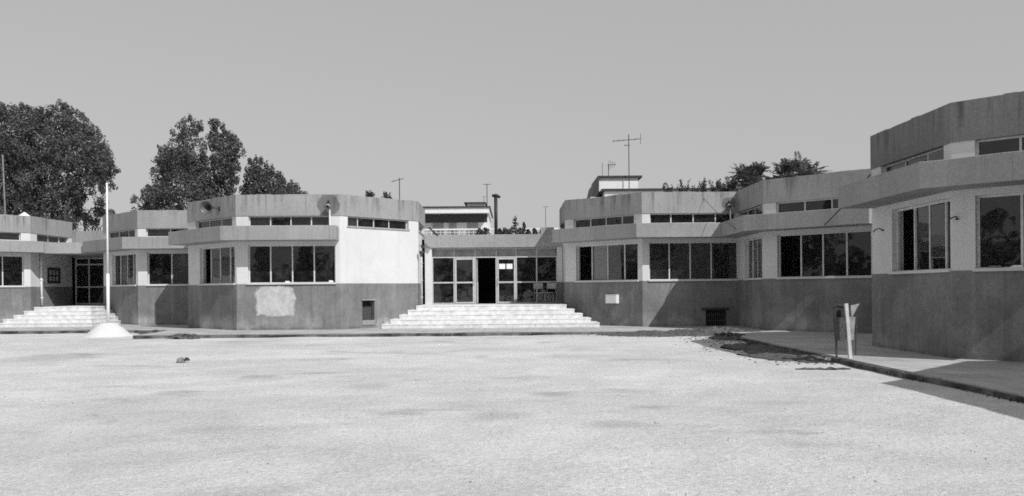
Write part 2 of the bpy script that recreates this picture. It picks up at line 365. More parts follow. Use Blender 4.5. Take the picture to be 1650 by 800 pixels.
ALL = (-135, -90, -45, 0, 45, 90, 135, 180)
def pavilion(cx, cy, a, dz, label, windows, slab, clere, hatches=None, slab_ends=(None, None), rot=0., pmat='concrete'):
    """octagonal classroom: windows {angle:(s0,s1,splits,kw)}, slab = run of face angles under the canopy, clere {angle:(s0,s1,splits)}"""
    root = thing('classroom_pavilion', (cx, cy, 0), label, 'building', 'octagonal classroom pavilions round the yard')
    FS = {k: Face(cx, cy, a, k + rot) for k in ALL}
    hatches = hatches or {}
    pl, wa, pa = MB(), MB(), MB()
    for k in ALL:
        F = FS[k]; op = []
        fwall(pl, F, -.35, Z_SILL + dz, -.30, 0., hatches.get(k, []))
        if k in windows: op.append((windows[k][0], windows[k][1], Z_SILL + dz, Z_HEAD + dz))
        if k in clere: op.append((clere[k][0], clere[k][1], Z_SLAB1 + .035 + dz, Z_CL1 + dz))
        fwall(wa, F, Z_SILL + dz, Z_CL1 + dz, -.27, -.012, op)
        cuts_ = [0.] + [F.L * (j + 1) / 9 + random.uniform(-.12, .12) for j in range(8)] + [F.L]
        for c0, c1 in zip(cuts_, cuts_[1:]): fprism(pa, F, c0, c1, Z_CL1 + dz, Z_TOP + dz + random.uniform(-.012, .010), -.20, .012, True)
    pl.build('plinth', M['plinth'], root); wa.build('wall', M['white'], root); pa.build('parapet', M[pmat], root)
    ring = [FS[k].p(0, -.1) for k in (-135, -90, -45, 0, 45, 90, 135, 180)]
    MB().prism([(v.x, v.y) for v in ring], Z_CL1 + .25 + dz, Z_CL1 + .40 + dz).build('roof', M['concrete'], root)
    ri = [FS[k].p(0, -.285) for k in (-135, -90, -45, 0, 45, 90, 135, 180)]
    MB().prism([(v.x, v.y) for v in ri], Z_FLOOR - .2 + dz, Z_FLOOR + dz).build('floor', M['floor'], root)
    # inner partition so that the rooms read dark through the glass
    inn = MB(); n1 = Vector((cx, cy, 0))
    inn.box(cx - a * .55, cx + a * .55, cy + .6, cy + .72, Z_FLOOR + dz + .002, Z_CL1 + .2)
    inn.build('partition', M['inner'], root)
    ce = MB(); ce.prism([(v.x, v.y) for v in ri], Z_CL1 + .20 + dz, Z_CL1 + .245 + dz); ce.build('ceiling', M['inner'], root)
    if slab:
        out, inner = [], []
        P = .8
        F0, F1 = FS[slab[0]], FS[slab[-1]]
        s_first = 0. if slab_ends[0] is None else slab_ends[0]
        out.append(F0.p(s_first, P)); inner.append(F0.p(max(s_first, .05), -.1))
        for A, B in zip(slab, slab[1:]):
            FB = FS[B]; out.append(FB.p(-P * T22, P)); inner.append(FB.p(.1 * T22, -.1))
        s_last = F1.L if slab_ends[1] is None else slab_ends[1]
        out.append(F1.p(s_last, P)); inner.append(F1.p(min(s_last, F1.L - .05), -.1))
        poly = [(v.x, v.y) for v in out + inner[::-1]]
        pts = []; no = len(out)
        for i in range(no - 1):
            a_, b2 = out[i], out[i + 1]; k_ = max(2, int((b2 - a_).length / .45)); nn = Vector(((b2 - a_).y, -(b2 - a_).x, 0)).normalized()
            for q in range(k_):
                e_ = 0 if q == 0 else random.uniform(-.009, .007); pts.append(a_.lerp(b2, q / k_) + nn * e_)
        pts.append(out[-1]); pts += inner[::-1]
        sl = MB().prism([(v.x, v.y) for v in pts], Z_SLAB0 + dz, Z_SLAB1 + dz)
        nv = len(sl.v) // 2
        sl.v = [(x, y, z + (random.uniform(-.012, .008) if i >= nv and i % 2 else 0)) for i, (x, y, z) in enumerate(sl.v)]
        # top and underside as fans of triangles because the rim is no longer flat
        sl.build('canopy_slab', M['concrete'], root, bevel=.014)
    for k, (s0, s1, sp, kw) in windows.items():
        glaze(root, 'window', FS[k], s0, s1, Z_SILL + dz + .012, Z_HEAD + dz, sp, **kw)
    for k, (s0, s1, sp) in clere.items():
        glaze(root, 'clerestory_window', FS[k], s0, s1, Z_SLAB1 + .035 + dz, Z_CL1 + dz, sp, sill=(k not in slab), depth=-.12, bar=.04)
    return root, FS

# ------------------------------------------------------------------ ground, pavement, kerb
def yard():
    xs = [-90, -60, -45] + [-36 + i * .5 for i in range(145)] + [45, 60, 90]
    ys = [-60, -30, -12] + [-4 + i * .4 for i in range(112)] + [50, 80, 130]
    def h(x, y):
        if not (-36 < x < 36 and -4 < y < 40.5): return -.11
        e = min(1, min(x + 36, 36 - x, y + 4) / 2)
        return -.11 + e * (.035 * mnoise.noise((x * .25, y * .25, 3)) + .015 * mnoise.noise((x * 1.1, y * 1.1, 8)) - .005)
    nx = len(xs)
    mb = MB(); mb.add([(x, y, h(x, y)) for y in ys for x in xs],
                      [(j * nx + i, j * nx + i + 1, (j + 1) * nx + i + 1, (j + 1) * nx + i) for j in range(len(ys) - 1) for i in range(nx - 1)])
    tag(mb.build('yard', M['gravel'], smooth=True, fix=False), kind='structure')
    g = MB(); g.box(-1500, 1500, -1500, 1500, -1.2, -.6)
    tag(g.build('ground', M['gravel']), kind='structure')
yard()
EDGE = [(-70, 32.0), (-14.4, 32.0), (-12.7, 30.6), (-12.6, 28.0), (6.3, 28.0), (6.62, 27.6), (6.62, -12)]
pv = MB(); pv.prism(EDGE + [(40, -12), (40, 75), (-70, 75)], -.4, 0.)
tag(pv.build('pavement', M['paving']), kind='structure')
kb = MB()
def offs(poly, d):
    res = []
    for i, p in enumerate(poly):
        a = Vector(poly[max(i - 1, 0)]); b = Vector(p); c = Vector(poly[min(i + 1, len(poly) - 1)])
        n = Vector((0., 0.)); 
        for s_, e_ in ((a, b), (b, c)):
            if (e_ - s_).length > 1e-6: t = (e_ - s_).normalized(); n += Vector((t.y, -t.x))
        n.normalize(); res.append((b.x + n.x * d, b.y + n.y * d))
    return res
o1 = offs(EDGE, .004); o2 = offs(EDGE, .075)
rk = random.Random(4)
for i in range(len(EDGE) - 1):
    p0, p1, q0, q1 = (Vector(v) for v in (o1[i], o1[i + 1], o2[i], o2[i + 1])); L_ = (p1 - p0).length; k_ = max(1, round(L_ / .9))
    for j in range(k_):
        t0 = j / k_ + (.006 / L_ if j else 0); t1 = (j + 1) / k_ - (.006 / L_ if j < k_ - 1 else 0); w_ = rk.uniform(.86, 1.12)
        a0, a1 = p0.lerp(p1, t0), p0.lerp(p1, t1); c0, c1 = a0 + (q0.lerp(q1, t0) - a0) * w_, a1 + (q0.lerp(q1, t1) - a1) * (w_ + rk.uniform(-.06, .06))
        kb.prism([(v.x, v.y) for v in (a0, a1, c1, c0)], -.4, -.012 - rk.uniform(0, .022))
tag(kb.build('kerb', M['kerb']), kind='structure')

# ------------------------------------------------------------------ the pavilions
def fr(*px): return px
P3, F3 = pavilion(-8.40, 30.9 + 4.587, 3.8, .000, 'octagonal classroom pavilion with blank bright white wall left of the main entrance steps',
    {-135: (.96, 3.66, (.25, .52, .80), dict(open_=(0,), frosted=(1,))), -90: (.42, 3.62, (.25, .5, .75), dict())},
    (-135, -90), {-135: (.62, 3.5, (.33, .66)), -90: (.45, 3.45, (.26, .51, .76)), -45: (.36, 3.30, (.18, .44, .69)), 0: (.3, 3.2, (.33, .66))},
    {-45: [(.98, 1.56, .30, 1.05)]}, rot=2.)
Q1, FQ1 = pavilion(4.86 + 1.9, 31.2 + 4.587, 3.8, .006, 'octagonal classroom pavilion with roof plants right of the main entrance steps',
    {-135: (.55, 3.58, (.24, .50, .77), dict(open_=(0,), curtains=(1,))), -90: (.26, 3.6, (.23, .465, .70), dict())},
    (-135, -90), {-135: (.42, 3.42, (.27, .53, .79)), -90: (.3, 3.5, (.25, .51, .77)), 180: (.3, 3.3, (.5,))},
    {-90: [(2.35, 3.12, .02, .60)]})
Q2, FQ2 = pavilion(8.42 + 4.587, 27.93 + 1.9, 3.8, .012, 'octagonal classroom pavilion behind the litter bin with leafy tree tops above its roof',
    {180: (1.43, 3.55, (.25, .55, .8), dict(curtains=(1, 2))), -135: (.46, 3.52, (.25, .49, .74), dict(open_=(0,)))},
    (180, -135), {180: (.5, 3.6, (.3, .6)), -135: (.42, 3.5, (.31, .60, .85))})
aq = 3.65
Q3, FQ3 = pavilion(8.62 + aq * 1.2071, 16.41 + aq / 2, aq, .018, 'nearest octagonal classroom pavilion, largest, cut by the right edge of the photo',
    {180: (1.05, 3.58, (.32, .58, .84), dict(open_=(0,))), -135: (.42, 3.4, (.255, .5, .75), dict())},
    (180, -135), {180: (.5, 3.35, (.35, .7)), -135: (.42, 3.3, (.26, .5, .75))}, pmat='darkconcrete')
ring4 = 3.8
Q4, FQ4 = pavilion(9.28 + 4.587, 9.0 - 1.9, 3.8, .024, 'octagonal classroom pavilion just outside the frame whose shadow crosses the kerb',
    {180: (.6, 3.4, (.33, .66), dict()), -135: (.4, 3.4, (.33, .66), dict())}, (180, -135), {180: (.5, 3.4, (.5,)), -135: (.5, 3.4, (.5,))})
P2, F2 = pavilion(-16.56 + 1.9, 36.8 + 4.587, 3.8, .030, 'octagonal classroom pavilion behind the flagpole, partly hidden by its right neighbour',
    {-135: (1.0, 3.55, (.25, .55, .8), dict(curtains=(1,))), -90: (.40, 3.5, (.33, .72), dict(open_=(), frosted=(1,)))},
    (180, -135, -90), {-135: (.5, 3.5, (.35, .7)), -90: (.35, 3.5, (.33, .7))}, rot=2.)
P1, F1 = pavilion(-22.45 - 3.7 * 1.2071, 39.1 + 1.85, 3.7, .036, 'octagonal classroom pavilion at the far left edge beside the smaller steps',
    {-45: (.4, 3.42, (.33, .72), dict())},
    (-90, -45, 0), {-45: (.4, 3.3, (.3, .62)), 0: (.55, 3.4, (.4, .75))})

# ------------------------------------------------------------------ entrance halls and steps
def leaf_frame(mb, x0, x1, z0, z1, y, t=.055, d=.05):
    mb.box(x0, x0 + t, y, y + d, z0, z1); mb.box(x1 - t, x1, y, y + d, z0, z1)
    mb.box(x0 + t, x1 - t, y + .001, y + d - .001, z0, z0 + t); mb.box(x0 + t, x1 - t, y + .001, y + d - .001, z1 - t, z1)
def pane_xz(mb, x0, x1, z0, z1, y):
    j = random.uniform(-.004, .004)
    mb.add([(x0, y + j, z0), (x1, y, z0), (x1, y - j, z1), (x0, y, z1)], [(0, 1, 2, 3)])

HY = 36.0
hall = thing('entrance_hall', (-.80, HY, Z_FLOOR), 'glazed main entrance hall under a concrete beam between the two middle pavilions', 'building')
b = MB(); b.box(-3.72, 2.20, HY - .32, HY + .25, 3.225, 3.772); b.build('beam', M['concrete'], hall, bevel=.012)
b = MB(); b.box(-3.9, 2.4, HY - .28, HY + 9, 3.58, 3.70); b.build('roof', M['concrete'], hall)
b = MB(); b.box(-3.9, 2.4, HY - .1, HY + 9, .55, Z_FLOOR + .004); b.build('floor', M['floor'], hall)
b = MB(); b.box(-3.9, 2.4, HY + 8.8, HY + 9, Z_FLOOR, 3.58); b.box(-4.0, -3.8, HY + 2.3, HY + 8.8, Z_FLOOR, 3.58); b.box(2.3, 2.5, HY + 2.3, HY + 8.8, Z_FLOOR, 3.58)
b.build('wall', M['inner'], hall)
b = MB(); b.box(at(872, HY), at(893, HY), HY - .30, HY + 2, 3.774, 4.06); b.build('upstand', M['concrete'], hall)
b = MB(); b.box(-3.705, -3.41, HY - .25, HY + .2, .70, 3.225); b.build('pillar', M['white'], hall)
b = MB(); b.box(1.93, 2.165, HY - .25, HY + .2, 1.72, 3.225); b.build('pillar', M['white'], hall)
b = MB(); b.box(1.93, 2.165, HY - .26, HY + .2, .60, 1.72); b.build('plinth', M['plinth'], hall)
XM = [-3.41, -2.48, -1.575, -.667, .19, 1.067, 1.93]
ZD, ZM, ZT = 2.80, 1.74, 3.222
fz = Z_FLOOR + .005
fm = MB(); fm.box(XM[0], XM[-1], HY, HY + .07, ZD, ZD + .06); fm.box(XM[0], XM[-1], HY + .002, HY + .068, ZT - .05, ZT)
for i, x in enumerate(XM):
    fm.box(x - (.0 if i == 0 else .028), x + (.028 if i < 6 else 0), HY - .004, HY + .066, fz, ZD)
for i, x in enumerate(XM[1:-1]): fm.box(x - .025, x + .025, HY + .004, HY + .062, ZD + .06, ZT - .05)
for i in (0, 4, 5):
    x0, x1 = XM[i] + .03, XM[i + 1] - .03
    fm.box(x0, x1, HY + .005, HY + .06, ZM - .03, ZM + .03); fm.box(x0, x1, HY + .006, HY + .06, fz, fz + .05)
gf = fm.build('glazed_front', M['alu'], hall)
pm = MB()
for i in (0, 4, 5):
    x0, x1 = XM[i] + .03, XM[i + 1] - .03
    for za, zb_ in ((fz + .05, ZM - .03), (ZM + .03, ZD)):
        pm = MB(); pane_xz(pm, x0, x1, za, zb_, HY + .03); pm.build('pane', M['glass'], gf, fix=False)
for i in range(6):
    pt = MB(); pane_xz(pt, XM[i] + .025, XM[i + 1] - .025, ZD + .06, ZT - .05, HY + .03); pt.build('transom_panel', M['transom'], gf, fix=False)
for i, lab in ((1, None), (3, 'door leaf carrying two white papers')):
    m_ = MB(); x0, x1 = XM[i] + .034, XM[i + 1] - .034
    leaf_frame(m_, x0, x1, fz + .01, ZD - .01, HY - .03, .07); m_.box(x0 + .07, x1 - .07, HY - .026, HY + .014, ZM - .035, ZM + .035)
    d = m_.build('door', M['alu'], hall)
    if lab: d['label'] = lab
    q = MB(); pane_xz(q, x0 + .07, x1 - .07, fz + .08, ZM - .035, HY - .005); q.build('pane', M['glass'], d, fix=False)
    q = MB(); pane_xz(q, x0 + .07, x1 - .07, ZM + .035, ZD - .08, HY - .005); q.build('pane', M['glass'], d, fix=False)
    h = MB(); hx = x1 - .035 if i == 1 else x0 + .035
    h.tube([(hx, HY - .032, 1.62), (hx, HY - .08, 1.64), (hx, HY - .08, 1.88), (hx, HY - .032, 1.90)], .012, 6); h.build('handle', M['steel'], d)
# open leaf folded inwards behind the dark gap
m_ = MB(); m_.box(XM[2] + .05, XM[2] + .09, HY + .08, HY + .92, fz + .01, fz + .08); m_.box(XM[2] + .05, XM[2] + .09, HY + .08, HY + .92, ZD - .08, ZD - .01)
m_.box(XM[2] + .051, XM[2] + .089, HY + .08, HY + .15, fz + .08, ZD - .08); m_.box(XM[2] + .051, XM[2] + .089, HY + .85, HY + .92, fz + .08, ZD - .08)
d = m_.build('door', M['alu'], hall); d['label'] = 'middle door leaf standing open inwards'
q = MB(); q.add([(XM[2] + .07, HY + .15, fz + .08), (XM[2] + .07, HY + .85, fz + .08), (XM[2] + .07, HY + .85, ZD - .08), (XM[2] + .07, HY + .15, ZD - .08)], [(0, 1, 2, 3)])
q.build('pane', M['glass'], d, fix=False)
for k, (px0, px1) in enumerate(((804.5, 814.5), (816.5, 826))):
    q = MB(); x0, x1 = at(px0, HY), at(px1, HY); q.box(x0, x1, HY - .014, HY - .010, 2.31, 2.53)
    tag(q.build('paper_notice', M['paper']), ('left', 'right')[k] + ' one of two white paper notices stuck on the entrance door glass', 'notice', 'paper notices on the door glass')

def steps(cxl, cxr, y0, yback, n, name, label, din_l=.285, din_r=.285, tread=.345):
    st = thing(name, ((cxl + cxr) / 2, y0, 0), label, 'steps', 'pale stone entrance steps')
    rise = Z_FLOOR / n
    for k in range(n):
        mb = MB(); yb = yback
        nose = .012
        x0, x1, y = cxl + din_l * k, cxr - din_r * k, y0 + tread * k
        if k: mb.box(x0 + nose, x1 - nose, y + nose, yb, rise * k - .004, rise * (k + 1) - .045)
        else: mb.box(x0 + nose, x1 - nose, y + nose, yb, -.05, rise - .045)
        mb.box(x0, x1, y, yb + .001, rise * (k + 1) - .045, rise * (k + 1))
        mb.build('step', M['marble'], st, bevel=.008)
    return st
steps(-4.89, 3.27, 31.27, HY - .12, 5, 'entrance_steps', 'wide flight of pale stone steps rising to the main glazed entrance')

LY = 43.1
hl = thing('entrance_hall', (-20.8, LY, Z_FLOOR), 'small dark glazed side entrance behind the flagpole between two left pavilions', 'building')
b = MB(); b.box(-22.44, -19.16, LY - .25, LY + .3, 3.23, 3.775); b.build('beam', M['concrete'], hl)
b = MB(); b.box(-24, -17.5, LY + 1.2, LY + 1.5, 3.5, 4.70); b.build('parapet', M['concrete'], hl)
b = MB(); b.prism([(-21.66, 38.86), (-19.94, 39.2), (-19.94, LY - .26), (-21.66, LY - .26)], 3.277, 3.783); b.build('canopy_slab', M['concrete'], hl)
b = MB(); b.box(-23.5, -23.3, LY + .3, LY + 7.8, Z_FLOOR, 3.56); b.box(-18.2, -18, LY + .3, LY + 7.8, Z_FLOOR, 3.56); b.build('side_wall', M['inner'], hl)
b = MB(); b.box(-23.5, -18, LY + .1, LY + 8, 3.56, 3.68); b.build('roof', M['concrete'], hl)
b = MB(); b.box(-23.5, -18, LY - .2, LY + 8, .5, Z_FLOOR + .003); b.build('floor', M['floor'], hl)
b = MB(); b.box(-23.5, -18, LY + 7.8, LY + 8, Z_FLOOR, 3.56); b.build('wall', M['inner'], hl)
fm = MB(); xs = [-22.43, -21.75, -20.95, -20.05, -19.17]
fm.box(xs[0], xs[-1], LY, LY + .07, 2.85, 2.92); fm.box(xs[0], xs[-1], LY + .002, LY + .068, 3.17, 3.227)
for i, x in enumerate(xs): fm.box(x - .03, x + .03, LY - .004, LY + .066, fz, 3.17)
for a_, b_ in zip(xs, xs[1:]): fm.box(a_ + .03, b_ - .03, LY + .005, LY + .06, 1.70, 1.76); fm.box(a_ + .03, b_ - .03, LY + .005, LY + .06, fz, fz + .08)
gf = fm.build('glazed_front', M['frame'], hl)
for a_, b_ in zip(xs, xs[1:]):
    for za, zb_ in ((fz + .08, 1.7), (1.76, 2.85), (2.92, 3.17)):
        q = MB(); pane_xz(q, a_ + .03, b_ - .03, za, zb_, LY + .03); q.build('pane', M['glass'], gf, fix=False)
steps(-22.0, -17.75, 35.4, LY - .25, 5, 'entrance_steps', 'flight of pale stone steps at the far left behind the flagpole', .24, .2, .36)

# link building closing the gap between the two right hand pavilions and behind the middle ones
def link(x0, x1, y0, y1, dz, label):
    t = thing('link_block', ((x0 + x1) / 2, (y0 + y1) / 2, 0), label, 'building')
    b = MB(); b.box(x0, x1, y0, y1, -.3, 1.69 + dz); b.build('plinth', M['plinth'], t)
    b = MB(); b.box(x0 + .01, x1 - .01, y0 + .01, y1 - .01, 1.69 + dz, 3.25 + dz); b.build('wall', M['white'], t)
    b = MB(); b.box(x0 - .1, x1 + .1, y0 - .1, y1 + .1, 3.25 + dz, 3.75 + dz); b.build('roof', M['concrete'], t)
link(11.6, 16.5, 21.0, 27.0, .041, 'low link block in the gap behind the litter bin between two right pavilions')

# ------------------------------------------------------------------ fittings on the school
# downpipe with hopper at the main entrance, white pipe on the left
def pipe(name, pts, r, mat, label, hopper=None):
    t = thing(name, pts[-1], label, 'drainpipe')
    b = MB(); b.tube(pts, r, 8); b.build('pipe', mat, t, smooth=True)
    c = MB()
    for p in pts[1:-1]: pass
    z0, z1 = pts[-1][2], pts[0][2]
    for k in range(3):
        z = z0 + (z1 - z0) * (.15 + .35 * k); f = (z - z0) / (z1 - z0); x = pts[-1][0]; y = pts[-1][1]
        c.lathe([(r * 1.35, z - .02), (r * 1.35, z + .02)], Matrix.Translation((x, y, 0)), 10)
    c.build('pipe_clip', mat, t)
    if hopper:
        h = MB(); h.lathe([(r * 1.1, 0), (r * 1.3, .05), (r * 2.6, .18), (r * 2.6, .24)], Matrix.Translation(hopper), 12); h.build('hopper', M['rust'], t)
    return t
pipe('drainpipe', [(-3.62, 33.60, 2.78), (-3.62, 33.60, 2.0), (-3.62, 33.60, .86)], .035, M['paleplate'], 'grey drainpipe with rusty hopper at the corner of the bright white wall', (-3.62, 33.60, 2.76))
yp = 39.85
pipe('drainpipe', [(-22.38, yp, 3.27), (-22.38, yp, 1.9), (-22.36, yp, .84)], .055, M['whitemetal'], 'white drainpipe standing at the top of the left steps')
p = F3[0].p(.55, .0, 3.24)
b = MB(); b.tube([p, p + Vector((.12, 0, .03))], .02, 6); b.lathe([(.02, -.02), (.06, -.06), (.07, -.14), (.0, -.15)], Matrix.Translation(p + Vector((.12, 0, .05))), 10)
tag(b.build('wall_lamp', M['dark']), 'tiny dark wall lamp above the rusty hopper beside the white wall', 'lamp')
# slanted gutter stub beside the white wall
g_ = MB(); g_.obox((at(699, 35.2), 35.2, 3.88), Vector((1, 0, -.95)).normalized(), Vector((0, 1, 0)), Vector((.95, 0, 1)).normalized(), .26, .04, .035)
tag(g_.build('gutter_spout', M['dark']), 'dark slanted gutter spout between white wall and entrance beam', 'gutter')

def horn(px, py, F, s, z, label, aim):
    """horn loudspeaker on an arm"""
    p = F.p(s, .02, z)
    t = thing('loudspeaker', p, label, 'loudspeaker', 'loudspeakers on the roof parapets')
    ax = Vector(aim).normalized(); c = F.p(s - .12, .36, z)
    mt = Matrix.Translation(c) @ ax.to_track_quat('Z', 'Y').to_matrix().to_4x4()
    K = 1.25; b = MB(); b.lathe([(r_ * K, z_ * K) for r_, z_ in [(.05, -.22), (.06, -.12), (.085, -.02), (.13, .08), (.20, .15), (.205, .165), (.19, .155), (.12, .075), (.07, -.02), (.03, -.10)]], mt, 24); b.build('horn', M['hornmetal'], t, smooth=True)
    b = MB(); b.lathe([(.02, -.1), (.035, -.03), (.05, .04), (.0, .06)], mt, 14); b.build('driver_cone', M['dark'], t, smooth=True)
    b = MB(); b.tube([c - ax * .16, F.p(s + .02, .22, z - .02), F.p(s + .05, .02, z - .04)], .022, 8); b.obox(F.p(s + .05, .02, z - .04), F.u, F.n, (0, 0, 1), .06, .012, .08); b.build('bracket', M['dark'], t)
horn(359, 331, F3[-135], 2.55, 4.60, 'round horn loudspeaker on the parapet above the left end of the canopy', (-.12, -.97, -.12))

def flood(F, s, z, zf, label):
    p = F.p(s, .05, zf)
    t = thing('floodlight', p, label, 'floodlight', 'floodlights on posts above the canopy')
    b = MB(); b.tube([F.p(s + .05, .12, zf), F.p(s + .05, .12, z - .16)], .03, 10); b.build('post', M['whitemetal'], t)
    c = F.p(s, .22, z - .06); ax = Vector((-.15, -.6, -.75)).normalized()
    mt = Matrix.Translation(c) @ ax.to_track_quat('Z', 'Y').to_matrix().to_4x4()
    b = MB(); b.lathe([(.02, -.10), (.05, -.07), (.10, .0), (.135, .06), (.13, .075), (.10, .02), (.04, -.04)], mt, 18); b.build('lamp_shade', M['steel'], t, smooth=True)
    b = MB(); b.lathe([(.02, -.02), (.035, .02), (.035, .05), (.0, .07)], mt, 12); b.build('bulb', M['black'], t, smooth=True)
    b = MB(); b.lathe([(.04, -.05), (.045, .05)], Matrix.Translation(F.p(s, .10, z + .1)), 10); b.build('junction_box', M['black'], t)
flood(F3[-90], 3.40, 4.60, Z_SLAB1, 'small floodlight on a white post against the dark stain above the white wall')
flood(FQ1[-90], 3.22, 4.50, Z_SLAB1 + .006, 'small floodlight on a post in the inner corner of the right pavilions')

# boxes, hatches, grille, notice board
F = FQ1[-135]
t = thing('wall_box', F.p(2.42, .02, .95), 'small white utility box on the grey plinth right of the main steps', 'utility box')
b = MB(); fprism(b, F, 2.16, 2.70, .86, 1.19, 0., .16); b.build('body', M['whitemetal'], t, bevel=.01)
b = MB(); fprism(b, F, 2.20, 2.66, .89, 1.16, .16, .166); fprism(b, F, 2.15, 2.71, 1.19, 1.205, -.0, .17); b.build('lid', M['whitemetal'], t)
F = F3[-45]
t = thing('cellar_hatch', F.p(1.27, -.1, .3), 'dark cellar hatch in the plinth below the blank white wall', 'hatch')
b = MB(); fprism(b, F, .98, 1.56, .30, .86, -.26, -.22); b.build('door', M['rust'], t)
b = MB(); fprism(b, F, .98, 1.56, .86, 1.05, -.29, -.27); b.build('opening', M['black'], t)
b = MB(); fprism(b, F, .94, 1.60, 1.052, 1.10, -.1, .05); b.build('lintel', M['concrete'], t)
b = MB(); fprism(b, F, .96, 1.58, .12, .298, -.02, .03); b.build('sill', M['concrete'], t)
F = FQ1[-90]
t = thing('cellar_grille', F.p(2.73, -.1, .02), 'dark barred cellar window low in the shaded plinth by the soil heap', 'grille')
b = MB(); fprism(b, F, 2.36, 3.11, .03, .59, -.295, -.27); b.build('opening', M['black'], t)
b = MB()
for k in range(9): p = F.p(2.42 + k * .078, -.06, 0); b.tube([(p.x, p.y, .02), (p.x, p.y, .6)], .011, 6)
for z in (.2, .42): b.obox(F.p(2.735, -.06, z), F.u, F.n, (0, 0, 1), .37, .008, .012)
b.build('bar', M['rust'], t)
b = MB(); fprism(b, F, 2.20, 3.2, .602, .68, -.05, .06); b.build('lintel', M['dark'], t)
F = F1[0]
t = thing('notice_board', F.p(1.9, .02, 2.0), 'dark framed notice board on the white wall by the left doors', 'notice board')
b = MB(); fprism(b, F, 1.45, 2.45, 1.95, 2.62, -.012, .03); b.build('board', M['board'], t)
b = MB()
for a_ in ((1.41, 2.49, 2.62, 2.66), (1.41, 2.49, 1.91, 1.95), (1.41, 1.45, 1.95, 2.62), (2.45, 2.49, 1.95, 2.62)): fprism(b, F, a_[0], a_[1], a_[2], a_[3], -.012, .045)
b.build('frame', M['dark'], t)
b = MB()
for k in range(6): s_, z_ = 1.52 + .30 * (k % 3), 2.02 + .30 * (k // 3); fprism(b, F, s_, s_ + .2, z_, z_ + .22, .03, .033)
b.build('sheet', M['housegrey'], t)

# small things left on the sills
def sill_item(F, s, label, w=.14, h=.09, name='box', mat='paper', dz=0.):
    t = MB(); fprism(t, F, s, s + w, Z_SILL + dz + .0385, Z_SILL + dz + .0385 + h, -.07, .03)
    if name == 'book':
        t = MB(); fprism(t, F, s, s + w, Z_SILL + dz + .0385, Z_SILL + dz + .058, -.09, .04); fprism(t, F, s + .03, s + w - .02, Z_SILL + dz + .0585, Z_SILL + dz + .08, -.08, .02)
    else:
        fprism(t, F, s + .01, s + w - .03, Z_SILL + dz + .0386 + h, Z_SILL + dz + .0386 + h + .015, -.06, .02)
    tag(t.build(name, M[mat], bevel=.004), label, name, 'things left on the window sills')
sill_item(F3[-90], 1.78, 'small white box on the middle of the sill above the pale patch', .16, .05)
sill_item(F3[-90], 3.38, 'small white box at the right end of the sill next to the white wall', .15, .06)
sill_item(FQ3[-135], .62, 'dark stack of books at the left of the nearest sill', .26, .05, 'book', 'stone', .018)
sill_item(FQ3[-135], 1.02, 'white papers lying right of the books on the nearest sill', .22, .05, 'book', 'paper', .018)
# hooks on the pillar of the nearest pavilion
def hook(F, s, z, label):
    b = MB(); b.tube([F.p(s, -.01, z), F.p(s + .02, .10, z + .05), F.p(s - .06, .16, z + .02), F.p(s - .1, .18, z - .03)], .014, 6)
    b.lathe([(.035, 0), (.035, .02)], Matrix.Translation(F.p(s, .0, z - .01)), 8)
    tag(b.build('wall_hook', M['dark']), label, 'hook', 'iron hooks beside the nearest window')
hook(FQ3[-135], .10, 2.72, 'dark iron hook on the corner pillar of the nearest pavilion')
hook(FQ3[180], .62, 2.72, 'iron hook left of the open window on the nearest pavilion')

# cables
def cable(a, b_, sag, label, r=.012):
    a, b_ = Vector(a), Vector(b_); pts = []
    for i in range(25):
        t = i / 24; p = a.lerp(b_, t); p.z -= sag * 4 * t * (1 - t); pts.append(p)
    m = MB(); m.tube(pts, r, 5); tag(m.build('cable', M['black']), label, 'cable')
pA = FQ3[180].p(.02, .03, 4.10)
pB = FQ2[-135].p(2.45, .815, 3.33)
cable(pA, pB, .05, 'dark cable hanging from the nearest canopy to the pavilion behind', .016)
cable(FQ1[-90].p(2.3, .02, 4.75), FQ2[180].p(3.3, .81, 3.4), .05, 'thin cable crossing the inner corner of the right pavilions', .009)

# vent cap on the left roof
t = MB(); t.lathe([(.32, 0), (.30, .04), (.04, .24), (.0, .25)], Matrix.Translation((-22.9, 39.4, 5.0)), 8); t.lathe([(.07, -.6), (.07, .02)], Matrix.Translation((-22.9, 39.4, 5.0)), 8)
tag(t.build('vent_cap', M['whitemetal']), 'small white conical vent cap on the far left roof', 'vent cap')

# black flue on the entrance roof
fx = at(800, 41.)
t = thing('chimney_flue', (fx, 41, 3.7), 'tall black metal flue standing on the entrance roof', 'chimney')
b = MB(); b.tube([(fx, 41, 3.70), (fx, 41, 6.02)], .085, 14); b.build('pipe', M['black'], t, smooth=True)
b = MB(); b.lathe([(.10, 0), (.12, .06), (.12, .1), (.05, .16)], Matrix.Translation((fx, 41, 5.95)), 14); b.tube([(fx - .17, 41, 6.02), (fx + .08, 40.95, 6.02), (fx + .2, 41, 5.93)], .07, 8); b.build('cowl', M['black'], t, smooth=True)

